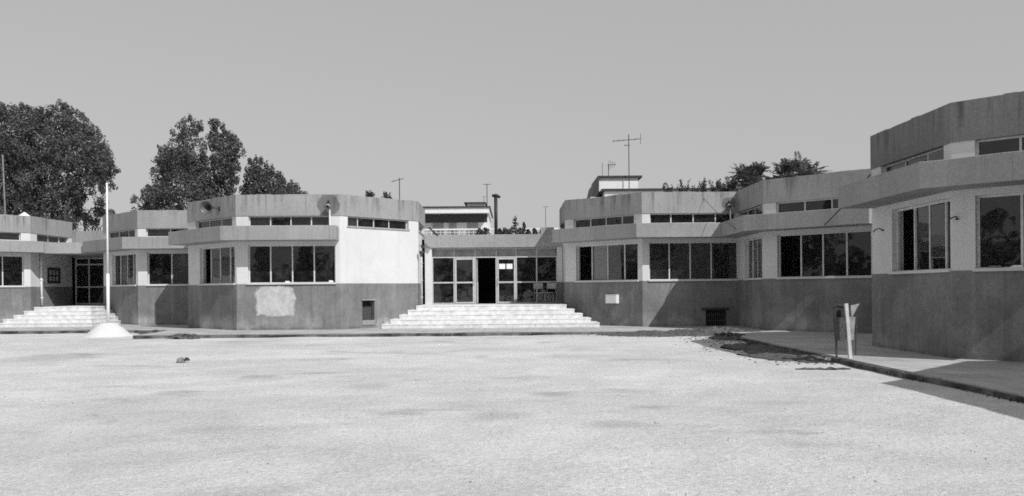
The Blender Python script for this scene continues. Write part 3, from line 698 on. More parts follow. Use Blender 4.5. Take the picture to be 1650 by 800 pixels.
# chairs by the glazed front
def chair(x, y, rz, label):
    t = thing('chair', (x, y, Z_FLOOR), label, 'chair', 'chairs by the entrance glazing')
    mt = Matrix.Translation((x, y, Z_FLOOR + .004)) @ Matrix.Rotation(rz, 4, 'Z')
    def T(p): return mt @ Vector(p)
    for sx in (-1, 1):
        for sy in (-1, 1):
            b = MB()
            top = .44 if sy < 0 else .84
            b.tube([T((sx * .21, sy * .20, 0)), T((sx * .18, sy * .17, .44)), T((sx * .18, sy * .20, top + .001))], .013, 6); b.build('leg', M['steel'], t)
    b = MB(); b.obox(T((0, 0, .45)), mt.to_3x3() @ Vector((1, 0, 0)), mt.to_3x3() @ Vector((0, 1, 0)), (0, 0, 1), .20, .19, .012); b.build('seat', M['wood'], t, bevel=.008)
    b = MB(); b.obox(T((0, .20, .74)), mt.to_3x3() @ Vector((1, 0, 0)), mt.to_3x3() @ Vector((0, 1, 0)), (0, 0, 1), .21, .011, .12); b.build('backrest', M['wood'], t, bevel=.008)
chair(1.17, 35.55, R(14), 'wooden chair with pale backrest, left one by the entrance glass')
chair(1.62, 35.60, R(-20), 'wooden chair nearest the pillar, right one by the entrance glass')

# ------------------------------------------------------------------ yard furniture
FX, FY = at(174, 29.9), 29.9
t = thing('flagpole', (FX, FY, -.1), 'thin white flagpole on a whitewashed conical mound in the yard', 'flagpole')
prof = [(.96, -.15), (.82, -.10), (.73, -.04), (.63, .05), (.50, .17), (.37, .28), (.28, .355), (.20, .372), (.0, .376)]
b = MB(); b.lathe([(r * (1), z - .02) for r, z in prof], Matrix.Translation((FX, FY, 0)), 28)
b.v = [(x + .06 * mnoise.noise((x * 4, y * 4, z * 4)), y + .06 * mnoise.noise((x * 4 + 9, y * 4, z)), z + .035 * mnoise.noise((x * 5, y * 5, 5))) for x, y, z in b.v]
b.build('mound', M['limewash'], t, smooth=True)
b = MB(); b.tube([(FX, FY, .25), (FX, FY, 2.1)], .055, 12); b.tube([(FX, FY, 2.1), (FX - .01, FY, 5.28)], .038, 10, .028); b.build('pole', M['whitemetal'], t, smooth=True)
b = MB(); b.lathe([(.02, 0), (.045, .03), (.03, .07), (.0, .08)], Matrix.Translation((FX - .01, FY, 5.27)), 10); b.build('finial', M['whitemetal'], t, smooth=True)

# litter bin at the right kerb
BX, BY = 6.72, 16.65
t = thing('litter_bin', (BX, BY, 0), 'battered metal litter bin on a leaning white post at the right kerb', 'litter bin')
b = MB(); b.obox((BX - .045, BY, .53), Vector((1, 0, .09)).normalized(), (0, 1, 0), Vector((-.07, 0, 1)).normalized(), .034, .028, .56); b.build('post', M['paleplate'], t, bevel=.006)
b = MB(); b.tube([(BX - .24, BY + .1, .0), (BX - .25, BY + .1, .42)], .022, 8); b.tube([(BX + .16, BY + .14, .05), (BX + .17, BY + .14, .8)], .014, 8); b.build('support_rod', M['rust'], t)
# tapered open basket
def taper(mb, c, w0, d0, w1, d1, z0, z1, rot=0., th=.012):
    ca, sa = math.cos(rot), math.sin(rot)
    def P(x, y, z): return (c[0] + x * ca - y * sa, c[1] + x * sa + y * ca, z)
    o = []
    for w, d, z in ((w0, d0, z0), (w1, d1, z1), (w1 - th, d1 - th, z1), (w0 - th, d0 - th, z0 + th)):
        o += [P(-w, -d, z), P(w, -d, z), P(w, d, z), P(-w, d, z)]
    fs = [(3, 2, 1, 0), (12, 13, 14, 15)]
    for k in range(3): fs += [(4 * k + i, 4 * k + (i + 1) % 4, 4 * k + 4 + (i + 1) % 4, 4 * k + 4 + i) for i in range(4)]
    mb.add(o, fs)
b = MB(); taper(b, (BX - .19, BY + .05), .065, .08, .09, .10, .36, .82, .3); b.build('basket', M['rust'], t)
b = MB(); taper(b, (BX + .02, BY + .13), .07, .07, .10, .10, .36, .82, -.1); b.build('basket', M['steel'], t)
b = MB(); b.prism([(0, 0), (0, 0), (0, 0)], 0, 1) if False else None
w_ = [(-.05, 1.05), (.13, 1.085), (-.03, .80)]
b.add([(BX + .08 + x, BY + y, z) for y in (.06, .075) for x, z in w_], [(0, 1, 2), (5, 4, 3), (0, 3, 4, 1), (1, 4, 5, 2), (2, 5, 3, 0)]); b.build('side_flap', M['steel'], t)
b = MB(); b.obox((BX - .17, BY + .14, .93), Vector((1, .1, 0)).normalized(), Vector((-.1, 1, .12)).normalized(), (0, 0, 1), .12, .012, .12); b.tube([(BX - .30, BY + .1, .9), (BX - .29, BY + .1, 1.02), (BX - .2, BY + .1, 1.06), (BX - .05, BY + .1, 1.05)], .01, 6); b.build('hood', M['dark'], t)

# stones, manhole, rubble
def rock(name, x, y, z, r, seed, mat, label, cat, group=None, flat=.7):
    bm = bmesh.new(); bmesh.ops.create_icosphere(bm, subdivisions=2, radius=r)
    for v in bm.verts:
        k = 1 + .45 * mnoise.noise(v.co * (1.6 / r) + Vector((seed, 0, 0))); v.co *= k; v.co.z *= flat
        if v.co.z < -.35 * r: v.co.z = -.35 * r
    me = bpy.data.meshes.new(name); bm.to_mesh(me); bm.free(); me.materials.append(mat)
    o = bpy.data.objects.new(name, me); COL.objects.link(o); o.location = (x, y, z); return tag(o, label, cat, group)
SYY = EYE + .11
def on_yard(px, py): Y = SYY * F_PX / (py - (467 - .0081 * (px - 825))); return at(px, Y), Y
x, y = on_yard(290, 584); rock('stone', x, y, -.07, .10, 3, M['stone'], 'lone grey stone lying on the pale yard at left', 'stone', 'stones on the yard')
rock('stone', x + .13, y + .02, -.06, .06, 9, M['dark'], 'small dark stone touching the lone grey stone at left', 'stone', 'stones on the yard', 1.)
x, y = on_yard(1333, 583); rock('stone', x, y, -.07, .07, 5, M['paper'], 'pale stone at the end of the dark soil by the bin', 'stone', 'stones on the yard')
x, y = on_yard(1305, 584); rock('stone', x, y, -.07, .07, 14, M['dark'], 'dark clod of earth near the pale stone by the bin', 'stone', 'stones on the yard')
# soil and weeds along the kerb (uncountable)
def heap(mb, cx, cy, rx, ry, h, z0, rot=0., n=26, seed=0):
    vs = []; ca, sa = math.cos(rot), math.sin(rot)
    for j in range(n + 1):
        for i in range(n + 1):
            u, v = i / n * 2 - 1, j / n * 2 - 1
            x, y = u * rx * ca - v * ry * sa, u * rx * sa + v * ry * ca
            d = math.sqrt(u * u + v * v) + .38 * mnoise.noise((u * 2.2 + seed, v * 2.2, 1))
            z = h * max(0, 1 - d) ** .8 * (.55 + .9 * abs(mnoise.noise((x * 3.5, y * 3.5, seed)))) + (.02 if d < 1 else -.06) + .025 * mnoise.noise((x * 9, y * 9, seed))
            vs.append((cx + x, cy + y, z0 + z))
    mb.add(vs, [(j * (n + 1) + i, j * (n + 1) + i + 1, (j + 1) * (n + 1) + i + 1, (j + 1) * (n + 1) + i) for j in range(n) for i in range(n)])
hp = MB()
heap(hp, 5.0, 27.3, 2.2, .9, .17, -.11, -.05, seed=1)
heap(hp, 6.7, 27.6, 1.7, 1.0, .24, -.08, -.2, seed=2)
heap(hp, 6.45, 24.9, .55, .8, .22, -.10, 0, seed=3)
heap(hp, 6.2, 21.3, .8, 1.5, .10, -.12, .1, seed=4)
heap(hp, 6.1, 18.6, .9, 1.7, .12, -.12, .1, seed=5)
x, y = on_yard(1325, 594.5); heap(hp, x, y, .5, .12, .015, -.125, 0, seed=9)
heap(hp, -10.85, 27.65, .55, .3, .17, -.11, 0, seed=6)
heap(hp, -13.2, 31.2, .6, .35, .06, -.04, 0, seed=7)
tag(hp.build('soil', M['soil'], smooth=True, fix=False), kind='stuff')

def blades(spots, name, mat, hmin, hmax, kind='stuff', label=None):
    mb = MB()
    for (cx, cy, rx, ry, z0, n) in spots:
        for _ in range(n):
            a = random.uniform(0, 6.283); r = math.sqrt(random.random()); x, y = cx + rx * r * math.cos(a), cy + ry * r * math.sin(a)
            h = random.uniform(hmin, hmax) * (1.2 - .6 * r); b_ = random.uniform(0, 6.283); w = random.uniform(.006, .018); l = random.uniform(.1, .9) * h
            dx, dy = math.cos(b_), math.sin(b_)
            mb.add([(x - dy * w, y + dx * w, z0), (x + dy * w, y - dx * w, z0), (x + dx * l * .5 + dy * w * .8, y + dy * l * .5 - dx * w * .8, z0 + h * .65), (x + dx * l, y + dy * l, z0 + h)], [(0, 1, 2), (0, 2, 3)])
    return tag(mb.build(name, mat, fix=False), label, None, None, kind)
blades([(5.3, 27.4, 1.3, .5, -.05, 160), (6.6, 27.5, .9, .6, -.03, 160), (6.45, 24.95, .45, .65, .02, 300), (6.3, 21.4, .35, .8, -.07, 120),
        (6.2, 18.5, .45, 1.1, -.07, 160), (-10.85, 27.65, .42, .22, -.0, 140), (-13.2, 31.2, .4, .25, -.03, 60),
        (-2.0, 27.88, .5, .05, -.1, 40), (.6, 27.88, .35, .05, -.1, 25), (-7.5, 27.88, .8, .05, -.1, 40), (6.5, 14, .06, 1.2, -.1, 40), (6.5, 11.5, .06, 1.0, -.1, 30)],
       'weeds', M['weed'], .025, .10)

# loose gravel
mb = MB()
rg = random.Random(5)
for _ in range(6500):
    y = 3.6 + 15 * rg.random() ** 1.7; x = rg.uniform(-.66, .66) * y
    if x > 6.45: continue
    r = rg.uniform(.004, .012) * (1.9 if rg.random() < .05 else 1); a = rg.uniform(0, 6.28)
    z = -.115 + .035 * mnoise.noise((x * .25, y * .25, 3)) + .015 * mnoise.noise((x * 1.1, y * 1.1, 8))
    pts = [(x + r * math.cos(a + k * 2.09) * rg.uniform(.8, 1.2), y + r * math.sin(a + k * 2.09) * rg.uniform(.8, 1.2), z - .002) for k in range(3)]
    ap = (x, y, z + r * rg.uniform(.5, 1.0))
    mb.add(pts + [ap], [(0, 1, 3), (1, 2, 3), (2, 0, 3)])
tag(mb.build('gravel', M['rubble'], fix=False), kind='stuff')
mb = MB()
for _ in range(230):
    y = 4 + 22 * rg.random() ** 1.4; x = rg.uniform(-.64, .64) * y
    if x > 6.4: continue
    z = -.115 + .035 * mnoise.noise((x * .25, y * .25, 3)) + .015 * mnoise.noise((x * 1.1, y * 1.1, 8))
    a = rg.uniform(0, 6.28); l_ = rg.uniform(.005, .016) * (.6 + y * .05); w = l_ * rg.uniform(.2, .7)
    c, s_ = math.cos(a), math.sin(a)
    mb.add([(x - c * l_, y - s_ * l_, z), (x + s_ * w, y - c * w, z + w * .3), (x + c * l_, y + s_ * l_, z), (x - s_ * w, y + c * w, z + w * .3), (x, y, z + w * .9)], [(0, 1, 4), (1, 2, 4), (2, 3, 4), (3, 0, 4)])
for _ in range(1500):
    if rg.random() < .6: y = rg.uniform(16.5, 27.5); x = 6.5 - abs(rg.gauss(0, .75))
    else: x = rg.gauss(5.2, 1.3); y = 27.9 - abs(rg.gauss(0, .75))
    if x > 6.5 or y > 27.9: continue
    z = -.118 + .035 * mnoise.noise((x * .25, y * .25, 3)) + .015 * mnoise.noise((x * 1.1, y * 1.1, 8))
    l_ = rg.uniform(.012, .05); a = rg.uniform(0, 6.28); c, s_ = math.cos(a), math.sin(a); w = l_ * rg.uniform(.5, 1.)
    mb.add([(x - c * l_, y - s_ * l_, z), (x + s_ * w, y - c * w, z), (x + c * l_, y + s_ * l_, z), (x - s_ * w, y + c * w, z), (x, y, z + w * .7)], [(0, 1, 4), (1, 2, 4), (2, 3, 4), (3, 0, 4)])
tag(mb.build('litter', M['soil'], fix=False), kind='stuff')

# ------------------------------------------------------------------ houses beyond the school
HB = 62.0
hx0, hx1 = at(640, HB), at(789, HB)
t = thing('house', ((hx0 + hx1) / 2, HB + 4, 0), 'white flat roofed house with long shaded balcony beyond the main entrance', 'house', 'houses beyond the school')
def Z(px, py, Y=HB): return zat(px, py, Y)
zr = Z(740, 333.5); zf = Z(740, 343.5); zw = Z(740, 358.5); zb = Z(740, 378)
b = MB(); b.box(hx0, hx1 - .1, HB + 1.6, HB + 9, 0, zf); b.build('wall', M['housewhite'], t)
b = MB(); b.box(hx0 - .2, hx1, HB, HB + 9.2, zf, zr - .08); b.build('roof', M['housewhite'], t)
b = MB(); b.box(hx0 - .3, hx1 + .1, HB - .1, HB + 9.3, zr - .08, zr + .03); b.build('roof_edge', M['dark'], t)
b = MB(); b.box(hx0, hx1 - .15, HB + .55, HB + .65, zw + .02, zf - .02); b.build('recess_shade', M['dark'], t)  # dark sheet drawn in place of the shade in the balcony recess
b = MB(); b.box(hx0, hx1, HB + .0, HB + 1.6, zb - .5, zb - .28); b.build('balcony_floor', M['housewhite'], t)
for px0, px1 in ((695, 712), (722, 734), (752, 770)):
    w = MB(); w.box(at(px0, HB), at(px1, HB), HB + 1.52, HB + 1.6, zb - .2, zf - .3); fw = w.build('window', M['housegrey'], t)
px0, px1 = at(751, HB), at(781, HB)
b = MB(); b.box(px0, px1, HB + 2, HB + 6, zr + .03, Z(760, 323.5)); b.build('penthouse', M['housewhite'], t)
b = MB(); b.box(px0 - .2, px1 + .1, HB + 1.8, HB + 6.2, Z(760, 323.5), Z(760, 322)); b.build('penthouse_roof', M['dark'], t)

# terrace with railing and plants in front of that house
TY = 56.
t = thing('terrace', (at(780, TY), TY, 0), 'white terrace with thin railing and pot plants above the entrance beam', 'terrace')
tz = zat(780, 378.5, TY)
b = MB(); b.box(at(650, TY), at(900, TY), TY, TY + 4, 0, tz); b.build('wall', M['housewhite'], t)
b = MB(); x0, x1 = at(650, TY), at(900, TY); rz = zat(780, 369.3, TY)
b.box(x0, x1, TY + .05, TY + .12, rz - .05, rz + .04)
for k in range(34): xx = x0 + (x1 - x0) * k / 33; b.tube([(xx, TY + .085, tz), (xx, TY + .085, rz)], .018, 5)
b.box(x0, x1, TY + .07, TY + .10, tz + .16, tz + .185)
b.build('railing', M['whitemetal'], t)

def leaf_cloud(mb, centre, rad, n, size, rng, squash=1., up=0.):
    cx, cy, cz = centre
    for _ in range(n):
        while True:
            d = Vector((rng.uniform(-1, 1), rng.uniform(-1, 1), rng.uniform(-1, 1)))
            if .15 < d.length < 1: break
        d = d.normalized() * (d.length ** .45)
        p = Vector((cx + d.x * rad[0], cy + d.y * rad[1], cz + d.z * rad[2]))
        s = size * rng.uniform(.55, 1.3)
        nrm = (d + Vector((rng.uniform(-1, 1), rng.uniform(-1, 1), rng.uniform(-.6, 1.2))) * .9).normalized()
        a = nrm.orthogonal().normalized(); a = Matrix.Rotation(rng.uniform(0, 6.28), 3, nrm) @ a; b_ = nrm.cross(a)
        k = rng.uniform(.45, .8)
        mb.add([p - a * s, p + b_ * s * k, p + a * s, p - b_ * s * k], [(0, 1, 2, 3)])

rng = random.Random(21)
def pot_plant(px, Y, zb_, h, r, label, cat='pot plant', group='pot plants on the terrace'):
    x = at(px, Y); t = thing('pot_plant', (x, Y, zb_), label, cat, group)
    b = MB(); b.lathe([(r * .35, 0), (r * .5, r * .7)], Matrix.Translation((x, Y, zb_)), 10); b.build('pot', M['steel'], t)
    b = MB(); b.tube([(x, Y, zb_ + .1), (x, Y, zb_ + h * .8)], .02, 5); b.build('stem', M['darkbark'], t)
    b = MB()
    for k in range(7):
        f = k / 6; leaf_cloud(b, (x + rng.uniform(-.2, .2) * r, Y, zb_ + r * .6 + (h - r * .6) * f), (r * (1.05 - .7 * f), r * .8, h * .13), 40, .07, rng)
    b.build('foliage', M['leaf3'], t, fix=False)
for px, py, w, lab in ((774, 372, 10, 'leafy pot plant on the terrace left of the black flue'), (784, 371, 9, 'leafy pot plant on the terrace touching the black flue on its left'),
                  (815, 371, 9, 'low pot plant on the terrace just right of the black flue'), (831, 354, 7, 'tallest bushy pot plant on the terrace, like a small fir'),
                  (845, 363, 5, 'second tallest pot plant on the terrace, right of the fir like one'), (822, 373, 6, 'lowest pot plant left of the small fir on the terrace'),
                  (805, 372, 7, 'small pot plant squeezed against the right side of the black flue'), (838, 371, 8, 'spreading low pot plant below and right of the small fir'), (852, 373, 6, 'thin pot plant second from the right end of the terrace'),
                  (862, 372, 7, 'pot plant at the right end of the terrace railing')):
    pot_plant(px, TY - .35, tz - .35, zat(px, py, TY) - tz + .4, w / F_PX * TY, lab)
b = MB(); b.box(at(755, TY), at(885, TY), TY - .7, TY, tz - .55, tz - .36); b.build('planter_ledge', M['housewhite'], t)

# right house behind the roof plants
HR = 64.
hx0, hx1 = at(976, HR), at(1240, HR)
t = thing('house', ((hx0 + hx1) / 2, HR + 5, 0), 'white flat roofed house with roof room behind the right middle pavilion', 'house', 'houses beyond the school')
zr = zat(1000, 306, HR)
b = MB(); b.box(hx0, hx1, HR, HR + 10, 0, zr - .12); b.build('wall', M['housewhite'], t)
b = MB(); b.box(hx0 - .25, hx1 + .2, HR - .2, HR + 10.2, zr - .12, zr + .06); b.build('roof_edge', M['dark'], t)
px0, px1 = at(971, HR), at(1036, HR); zp = zat(1000, 281.5, HR)
b = MB(); b.box(px0, px1, HR + 2, HR + 7, zr, zp); b.build('roof_room', M['housewhite'], t)
b = MB(); b.box(px0 - .1, px1 + .3, HR + 1.8, HR + 7.2, zp, zp + .16); b.build('roof_room_slab', M['dark'], t)
# dark sloping stair housing to the left
xl = at(957, HR); xr = at(970, HR)
b = MB(); zb_ = zat(960, 316, HR)
b.add([(xl, y, zb_) for y in (HR + 1.5, HR + 7)] + [(xr, y, zb_) for y in (HR + 1.5, HR + 7)] + [(xr, y, zp + .1) for y in (HR + 1.5, HR + 7)] + [(at(963.5, HR), y, zp - .35) for y in (HR + 1.5, HR + 7)],
      [(0, 2, 4, 6), (1, 7, 5, 3), (0, 1, 3, 2), (2, 3, 5, 4), (4, 5, 7, 6), (6, 7, 1, 0)])
b.build('stair_housing', M['dark'], t)
b = MB(); b.box(at(955, HR), hx0 - .3, HR + 1, HR + 9, 0, zb_ + .02); b.build('side_wing', M['housewhite'], t)
for k in range(3):
    w = MB(); w.box(at(990 + 40 * k, HR), at(1008 + 40 * k, HR), HR - .03, HR + .02, 4.2, 5.6); w.build('window', M['housegrey'], t)

def antenna(px, Y, zb_, ztop, label, booms, r=.035):
    x = at(px, Y); t = thing('tv_antenna', (x, Y, zb_), label, 'antenna', 'television antennas on the roofs')
    b = MB(); b.tube([(x, Y, zb_), (x, Y, ztop)], r, 7); b.build('mast', M['dark'], t)
    for (dz, l0, l1, els, tilt) in booms:
        b = MB(); z = ztop - dz; b.tube([(x + l0, Y, z + tilt * l0), (x + l1, Y, z + tilt * l1)], r * .75, 6)
        for (o, h, vert) in els:
            if vert: b.tube([(x + o, Y, z + tilt * o - h), (x + o, Y, z + tilt * o + h)], r * .5, 5)
            else: b.tube([(x + o, Y - h, z + tilt * o), (x + o, Y + h, z + tilt * o)], r * .5, 5)
        b.build('boom', M['dark'], t)
ay = HR + 1.5
antenna(1015, ay, zat(1015, 304, ay), zat(1015, 217, ay), 'tall television antenna mast with long boom on the right house',
        [(.42, -1.25, .95, [(.93, .42, True), (-1.2, .5, False), (-.8, .45, False), (-.4, .4, False), (.5, .4, False)], .08), (.85, -.35, .1, [(-.3, .3, False)], 0)])
ay = HR + 3
antenna(972, ay, zp + .1, zat(972, 262, ay), 'short thin antenna on the roof room of the right house', [(.3, -.02, .1, [], 0)], .018)
antenna(982, ay, zp + .1, zat(982, 265, ay), 'small comb antenna on the roof room of the right house', [(.05, -.1, .62, [(.05, .35, True), (.2, .3, True), (.34, .25, True), (.5, .2, True)], .06)], .03)
antenna(786, HB + 1, zat(786, 332, HB), zat(786, 294, HB), 'thin antenna mast on the white house beyond the entrance', [(.03, -.3, .3, [(0, .3, False)], 0)], .028)
antenna(781, HB + 2, zat(781, 324, HB), zat(781, 312, HB), 'shortest antenna on the small roof room beyond the entrance', [(.02, -.12, .25, [], 0)], .016)
antenna(645, 58., 4, zat(645, 287, 58.), 'thin antenna rising behind the roof of the left middle pavilion', [(.12, -.55, .3, [(-.4, .3, False)], .25)], .03)
antenna(880, 66., 4, zat(880, 333, 66.), 'faint thin antenna left of the right middle pavilion', [(.02, -.25, .25, [], 0)], .02)

# utility pole at the left edge
x = at(6, 52.); t = thing('utility_pole', (x, 52, 0), 'thin utility pole with stay wire before the left trees', 'utility pole')
b = MB(); b.tube([(x + .35, 52, 0), (x, 52, zat(6, 250, 52))], .045, 8); b.build('pole', M['stone'], t)
b = MB(); b.tube([(x - .05, 52, zat(6, 300, 52) + .2), (x - .9, 52, zat(0, 330, 52) - 1)], .02, 5); b.build('stay', M['stone'], t)

# ------------------------------------------------------------------ trees
def branch(mb, a, b_, r0, r1, rng, wob=.06, n=6):
    a, b_ = Vector(a), Vector(b_); L = (b_ - a).length
    pts = [a.lerp(b_, i / n) + (Vector((rng.uniform(-1, 1), rng.uniform(-1, 1), rng.uniform(-.4, .4))) * (wob * L if 0 < i < n else 0)) for i in range(n + 1)]
    mb.tube(pts, r0, 7, r1, False)
def tree(px, Y, lobes, label, leafmat, bark, seed, dens=1., size=.2, zlow=5.2, base=None, name='tree', extra=()):
    """lobes: (px, py, radius in px across, radius in px up); depth invented per lobe so that the crown is a real volume"""
    rg = random.Random(seed); x0 = at(base or px, Y)
    t = thing(name, (x0, Y, -.1), label, 'tree', 'trees beyond the school')
    tr, cr = MB(), MB()
    tr.tube([(x0, Y, -.6), (x0 + .1, Y, 1.5), (x0 + .05, Y, 3.6), (x0 + .15, Y, 5.8)], .42, 10, .27)
    k_ = Y / F_PX
    for (lx, ly, rx, rz) in lobes:
        X, Z_ = at(lx, Y), zat(lx, ly, Y); dy = rg.uniform(-1, 1) * (1.6 + rx * k_ * .4)
        rX, rZ = max(.15, rx * k_ - .34), max(.25, rz * k_ - .36)
        branch(tr, (x0 + .1, Y, min(5.2, Z_ - .3)), (X, Y + dy, Z_), .09, .02, rg, .07)
        for s_ in range(3):
            e = Vector((X + rg.uniform(-1, 1) * rX * .9, Y + dy + rg.uniform(-1, 1) * rX * .8, Z_ + rg.uniform(-.5, 1) * rZ * .9)); branch(tr, (X, Y + dy, Z_ - rZ * .3), e, .05, .012, rg, .08)
        nclump = max(10, int(dens * 62 * (rX * rX * rZ) ** .55))
        for c in range(nclump):
            d = Vector((rg.gauss(0, 1), rg.gauss(0, 1), rg.gauss(0, 1))).normalized() * (rg.random() ** .35)
            cc = (X + d.x * rX, Y + dy + d.y * max(rX, .8), Z_ + d.z * rZ)
            r = rg.uniform(.20, .46)
            leaf_cloud(cr, cc, (r, r, r * rg.uniform(.9, 1.7)), int(rg.uniform(36, 64)), size * .52, rg)
    for (ax_, ay_, bx_, by_, r) in extra:
        branch(tr, (at(ax_, Y), Y - 1, zat(ax_, ay_, Y)), (at(bx_, Y), Y - 1.5, zat(bx_, by_, Y)), r, r * .5, rg, .03)
    tr.build('trunk', M[bark], t, smooth=True); cr.build('crown', M[leafmat], t, fix=False)
    return t
tree(165, 64., [(160, 342, 14, 10), (150, 322, 10, 8), (176, 345, 9, 8), (140, 350, 12, 12), (165, 360, 14, 8)], 'sparse low tree with pale branches right of the broad left tree', 'leaf', 'bark', 15, .45, .15,
     extra=((148, 375, 152, 345, .10), (150, 355, 164, 338, .07), (150, 362, 138, 340, .06)), base=150)
def solid_tree(base, Y, poly, holes, label, leafmat, bark, seed, dens=1., size=.085, limbs=()):
    """dense crown: the plan depth of the crown grows with the distance from its edge, so it is a full round volume"""
    rg = random.Random(seed); x0 = at(base, Y); k_ = Y / F_PX
    t = thing('tree', (x0, Y, -.1), label, 'tree', 'trees beyond the school')
    tr, cr = MB(), MB(); tr.tube([(x0, Y, -.6), (x0 + .1, Y, 1.5), (x0 + .05, Y, 3.6), (x0 + .15, Y, 6.2)], .42, 10, .25)
    n = len(poly); xs_, ys_ = [p[0] for p in poly], [p[1] for p in poly]
    area = abs(sum(poly[i][0] * poly[(i + 1) % n][1] - poly[(i + 1) % n][0] * poly[i][1] for i in range(n))) / 2
    def inside(x, y):
        c = False
        for i in range(n):
            (xa, ya), (xb, yb) = poly[i], poly[(i + 1) % n]
            if (ya > y) != (yb > y) and x < (xb - xa) * (y - ya) / (yb - ya) + xa: c = not c
        return c
    def edge(x, y):
        d = 1e9
        for i in range(n):
            a, b_, p = Vector(poly[i]), Vector(poly[(i + 1) % n]), Vector((x, y)); ab = b_ - a
            u = max(0, min(1, (p - a).dot(ab) / ab.length_squared)); d = min(d, (p - a - ab * u).length)
        return d
    want = int(area * k_ * k_ * 24 * dens); got = 0; tips = []
    while got < want:
        x, y = rg.uniform(min(xs_), max(xs_)), rg.uniform(min(ys_), max(ys_))
        if not inside(x, y): continue
        d = edge(x, y)
        if d < 4 and rg.random() < .75: continue
        if any((x - hx) ** 2 + (y - hy) ** 2 < hr * hr for hx, hy, hr in holes): continue
        nz = mnoise.noise((x / 10., y / 10., seed * 1.7))
        if nz < -.16 and rg.random() < .86: continue
        dep = (.45 + max(-.35, nz * 1.6) + min(d, 42) * k_ * 1.15) * (1 - .25 * rg.random() ** 2) * rg.choice((-1, 1)) * rg.random() ** .45
        r = min(rg.uniform(.20, .46), .14 + d * k_)
        c = (at(x, Y), Y + dep, zat(x, y, Y)); leaf_cloud(cr, c, (r, r, r * rg.uniform(1., 1.6)), int(22 + 60 * r), size, rg); got += 1
        if rg.random() < .02: tips.append(c)
    # feathery tufts standing out of the outline
    for i in range(n):
        pa_, pb_ = Vector(poly[i]), Vector(poly[(i + 1) % n])
        if max(pa_.y, pb_.y) > 345: continue
        for q in range(int((pb_ - pa_).length / 4.5) + 1):
            if rg.random() < .42: continue
            p_ = pa_.lerp(pb_, rg.random()); ox, oy = rg.uniform(-3, 3), -rg.uniform(-1, 6)
            dd_ = rg.uniform(-.8, .8)
            for w_ in range(3):
                leaf_cloud(cr, (at(p_.x + ox * w_ / 2, Y), Y + dd_, zat(p_.x, p_.y + oy * w_ / 2, Y)), (.17, .17, .24), 13, size, rg)
    for c in tips: branch(tr, (x0 + .1, Y, min(6., max(2.5, c[2] - 2))), c, .07, .015, rg, .06)
    for (ax_, ay_, bx_, by_, r) in limbs: branch(tr, (at(ax_, Y), Y - 1, zat(ax_, ay_, Y)), (at(bx_, Y), Y - 1.5, zat(bx_, by_, Y)), r, r * .5, rg, .03)
    tr.build('trunk', M[bark], t, smooth=True); cr.build('crown', M[leafmat], t, fix=False)
solid_tree(40, 60., [(-60, 400), (-95, 340), (-95, 215), (-60, 190), (-20, 178), (0, 173), (18, 173), (30, 178), (45, 175), (60, 179), (75, 180), (90, 188), (95, 175), (103, 170), (112, 183), (122, 178), (130, 184), (145, 197), (153, 214), (168, 222),
      (171, 240), (177, 252), (184, 263), (184, 272), (176, 285), (173, 300), (160, 307), (146, 314), (132, 325), (125, 345), (118, 365), (95, 390)],
      [(70, 228, 4), (150, 300, 5), (139, 312, 5), (60, 312, 3), (112, 327, 4), (20, 300, 3)],
      'broad dense tree at the left edge rising behind the flagpole', 'leaf', 'darkbark', 11, limbs=((112, 372, 132, 322, .10), (120, 360, 140, 335, .07)))
solid_tree(300, 58., [(255, 385), (222, 340), (221, 323), (240, 319), (238, 306), (250, 300), (245, 286), (262, 272), (255, 256), (263, 241), (272, 243), (286, 235), (284, 217), (293, 220), (294, 202), (300, 190), (310, 194), (317, 193), (321, 207), (324, 222), (328, 236),
      (331, 250), (337, 270), (345, 300), (350, 340), (320, 390)], [(337, 240, 3), (268, 290, 2.5)],
      'tall plume shaped tree, left of the pair above the second left pavilion', 'leaf', 'darkbark', 12)
solid_tree(360, 59.5, [(340, 385), (335, 340), (338, 300), (347, 275), (347, 250), (342, 228), (341, 217), (347, 220), (348, 200), (355, 196), (360, 207), (362, 216), (371, 214), (375, 226), (380, 217), (387, 218), (388, 230), (390, 243), (383, 256), (385, 266), (380, 285), (375, 300), (370, 314), (370, 350), (362, 390)],
      [(368, 240, 3)], 'tall tree of upright tufts, right of the pair above the horn loudspeaker', 'leaf', 'darkbark', 13)
solid_tree(430, 62., [(395, 380), (388, 345), (388, 314), (396, 302), (404, 284), (406, 266), (411, 258), (421, 261), (429, 268), (437, 270), (440, 281), (454, 286), (462, 297), (474, 292), (479, 295), (477, 303), (487, 306), (491, 313), (488, 345), (460, 385)],
      [(448, 297, 4), (394, 288, 3)], 'smaller dark rounded tree above the roof right of the plume trees', 'leaf2', 'darkbark', 14)

def frond(mb, o, d, L, rg, w=.10):
    """compound leaf: a drooping rachis with paired leaflets"""
    o, d = Vector(o), Vector(d).normalized(); side = d.cross(Vector((0, 0, 1)));
    if side.length < .05: side = Vector((1, 0, 0))
    side.normalize(); N = 9; prev = o; droop = rg.uniform(.05, .35)
    for k in range(1, N + 1):
        t = k / N; p = o + d * (L * t) + Vector((0, 0, -droop * L * t * t))
        mb.add([prev - side * .006, prev + side * .006, p + side * .006, p - side * .006], [(0, 1, 2, 3)])
        for s_ in (-1, 1):
            ll = w * 2.6 * (1 - .45 * abs(t - .5) * 1.6) * rg.uniform(.8, 1.15)
            tip = p + side * (s_ * ll) + d * (ll * .55) + Vector((0, 0, -ll * rg.uniform(.05, .4)))
            m_ = p.lerp(tip, .45); q = d * (w * .42)
            mb.add([p, m_ + q, tip, m_ - q], [(0, 1, 2, 3)])
        prev = p
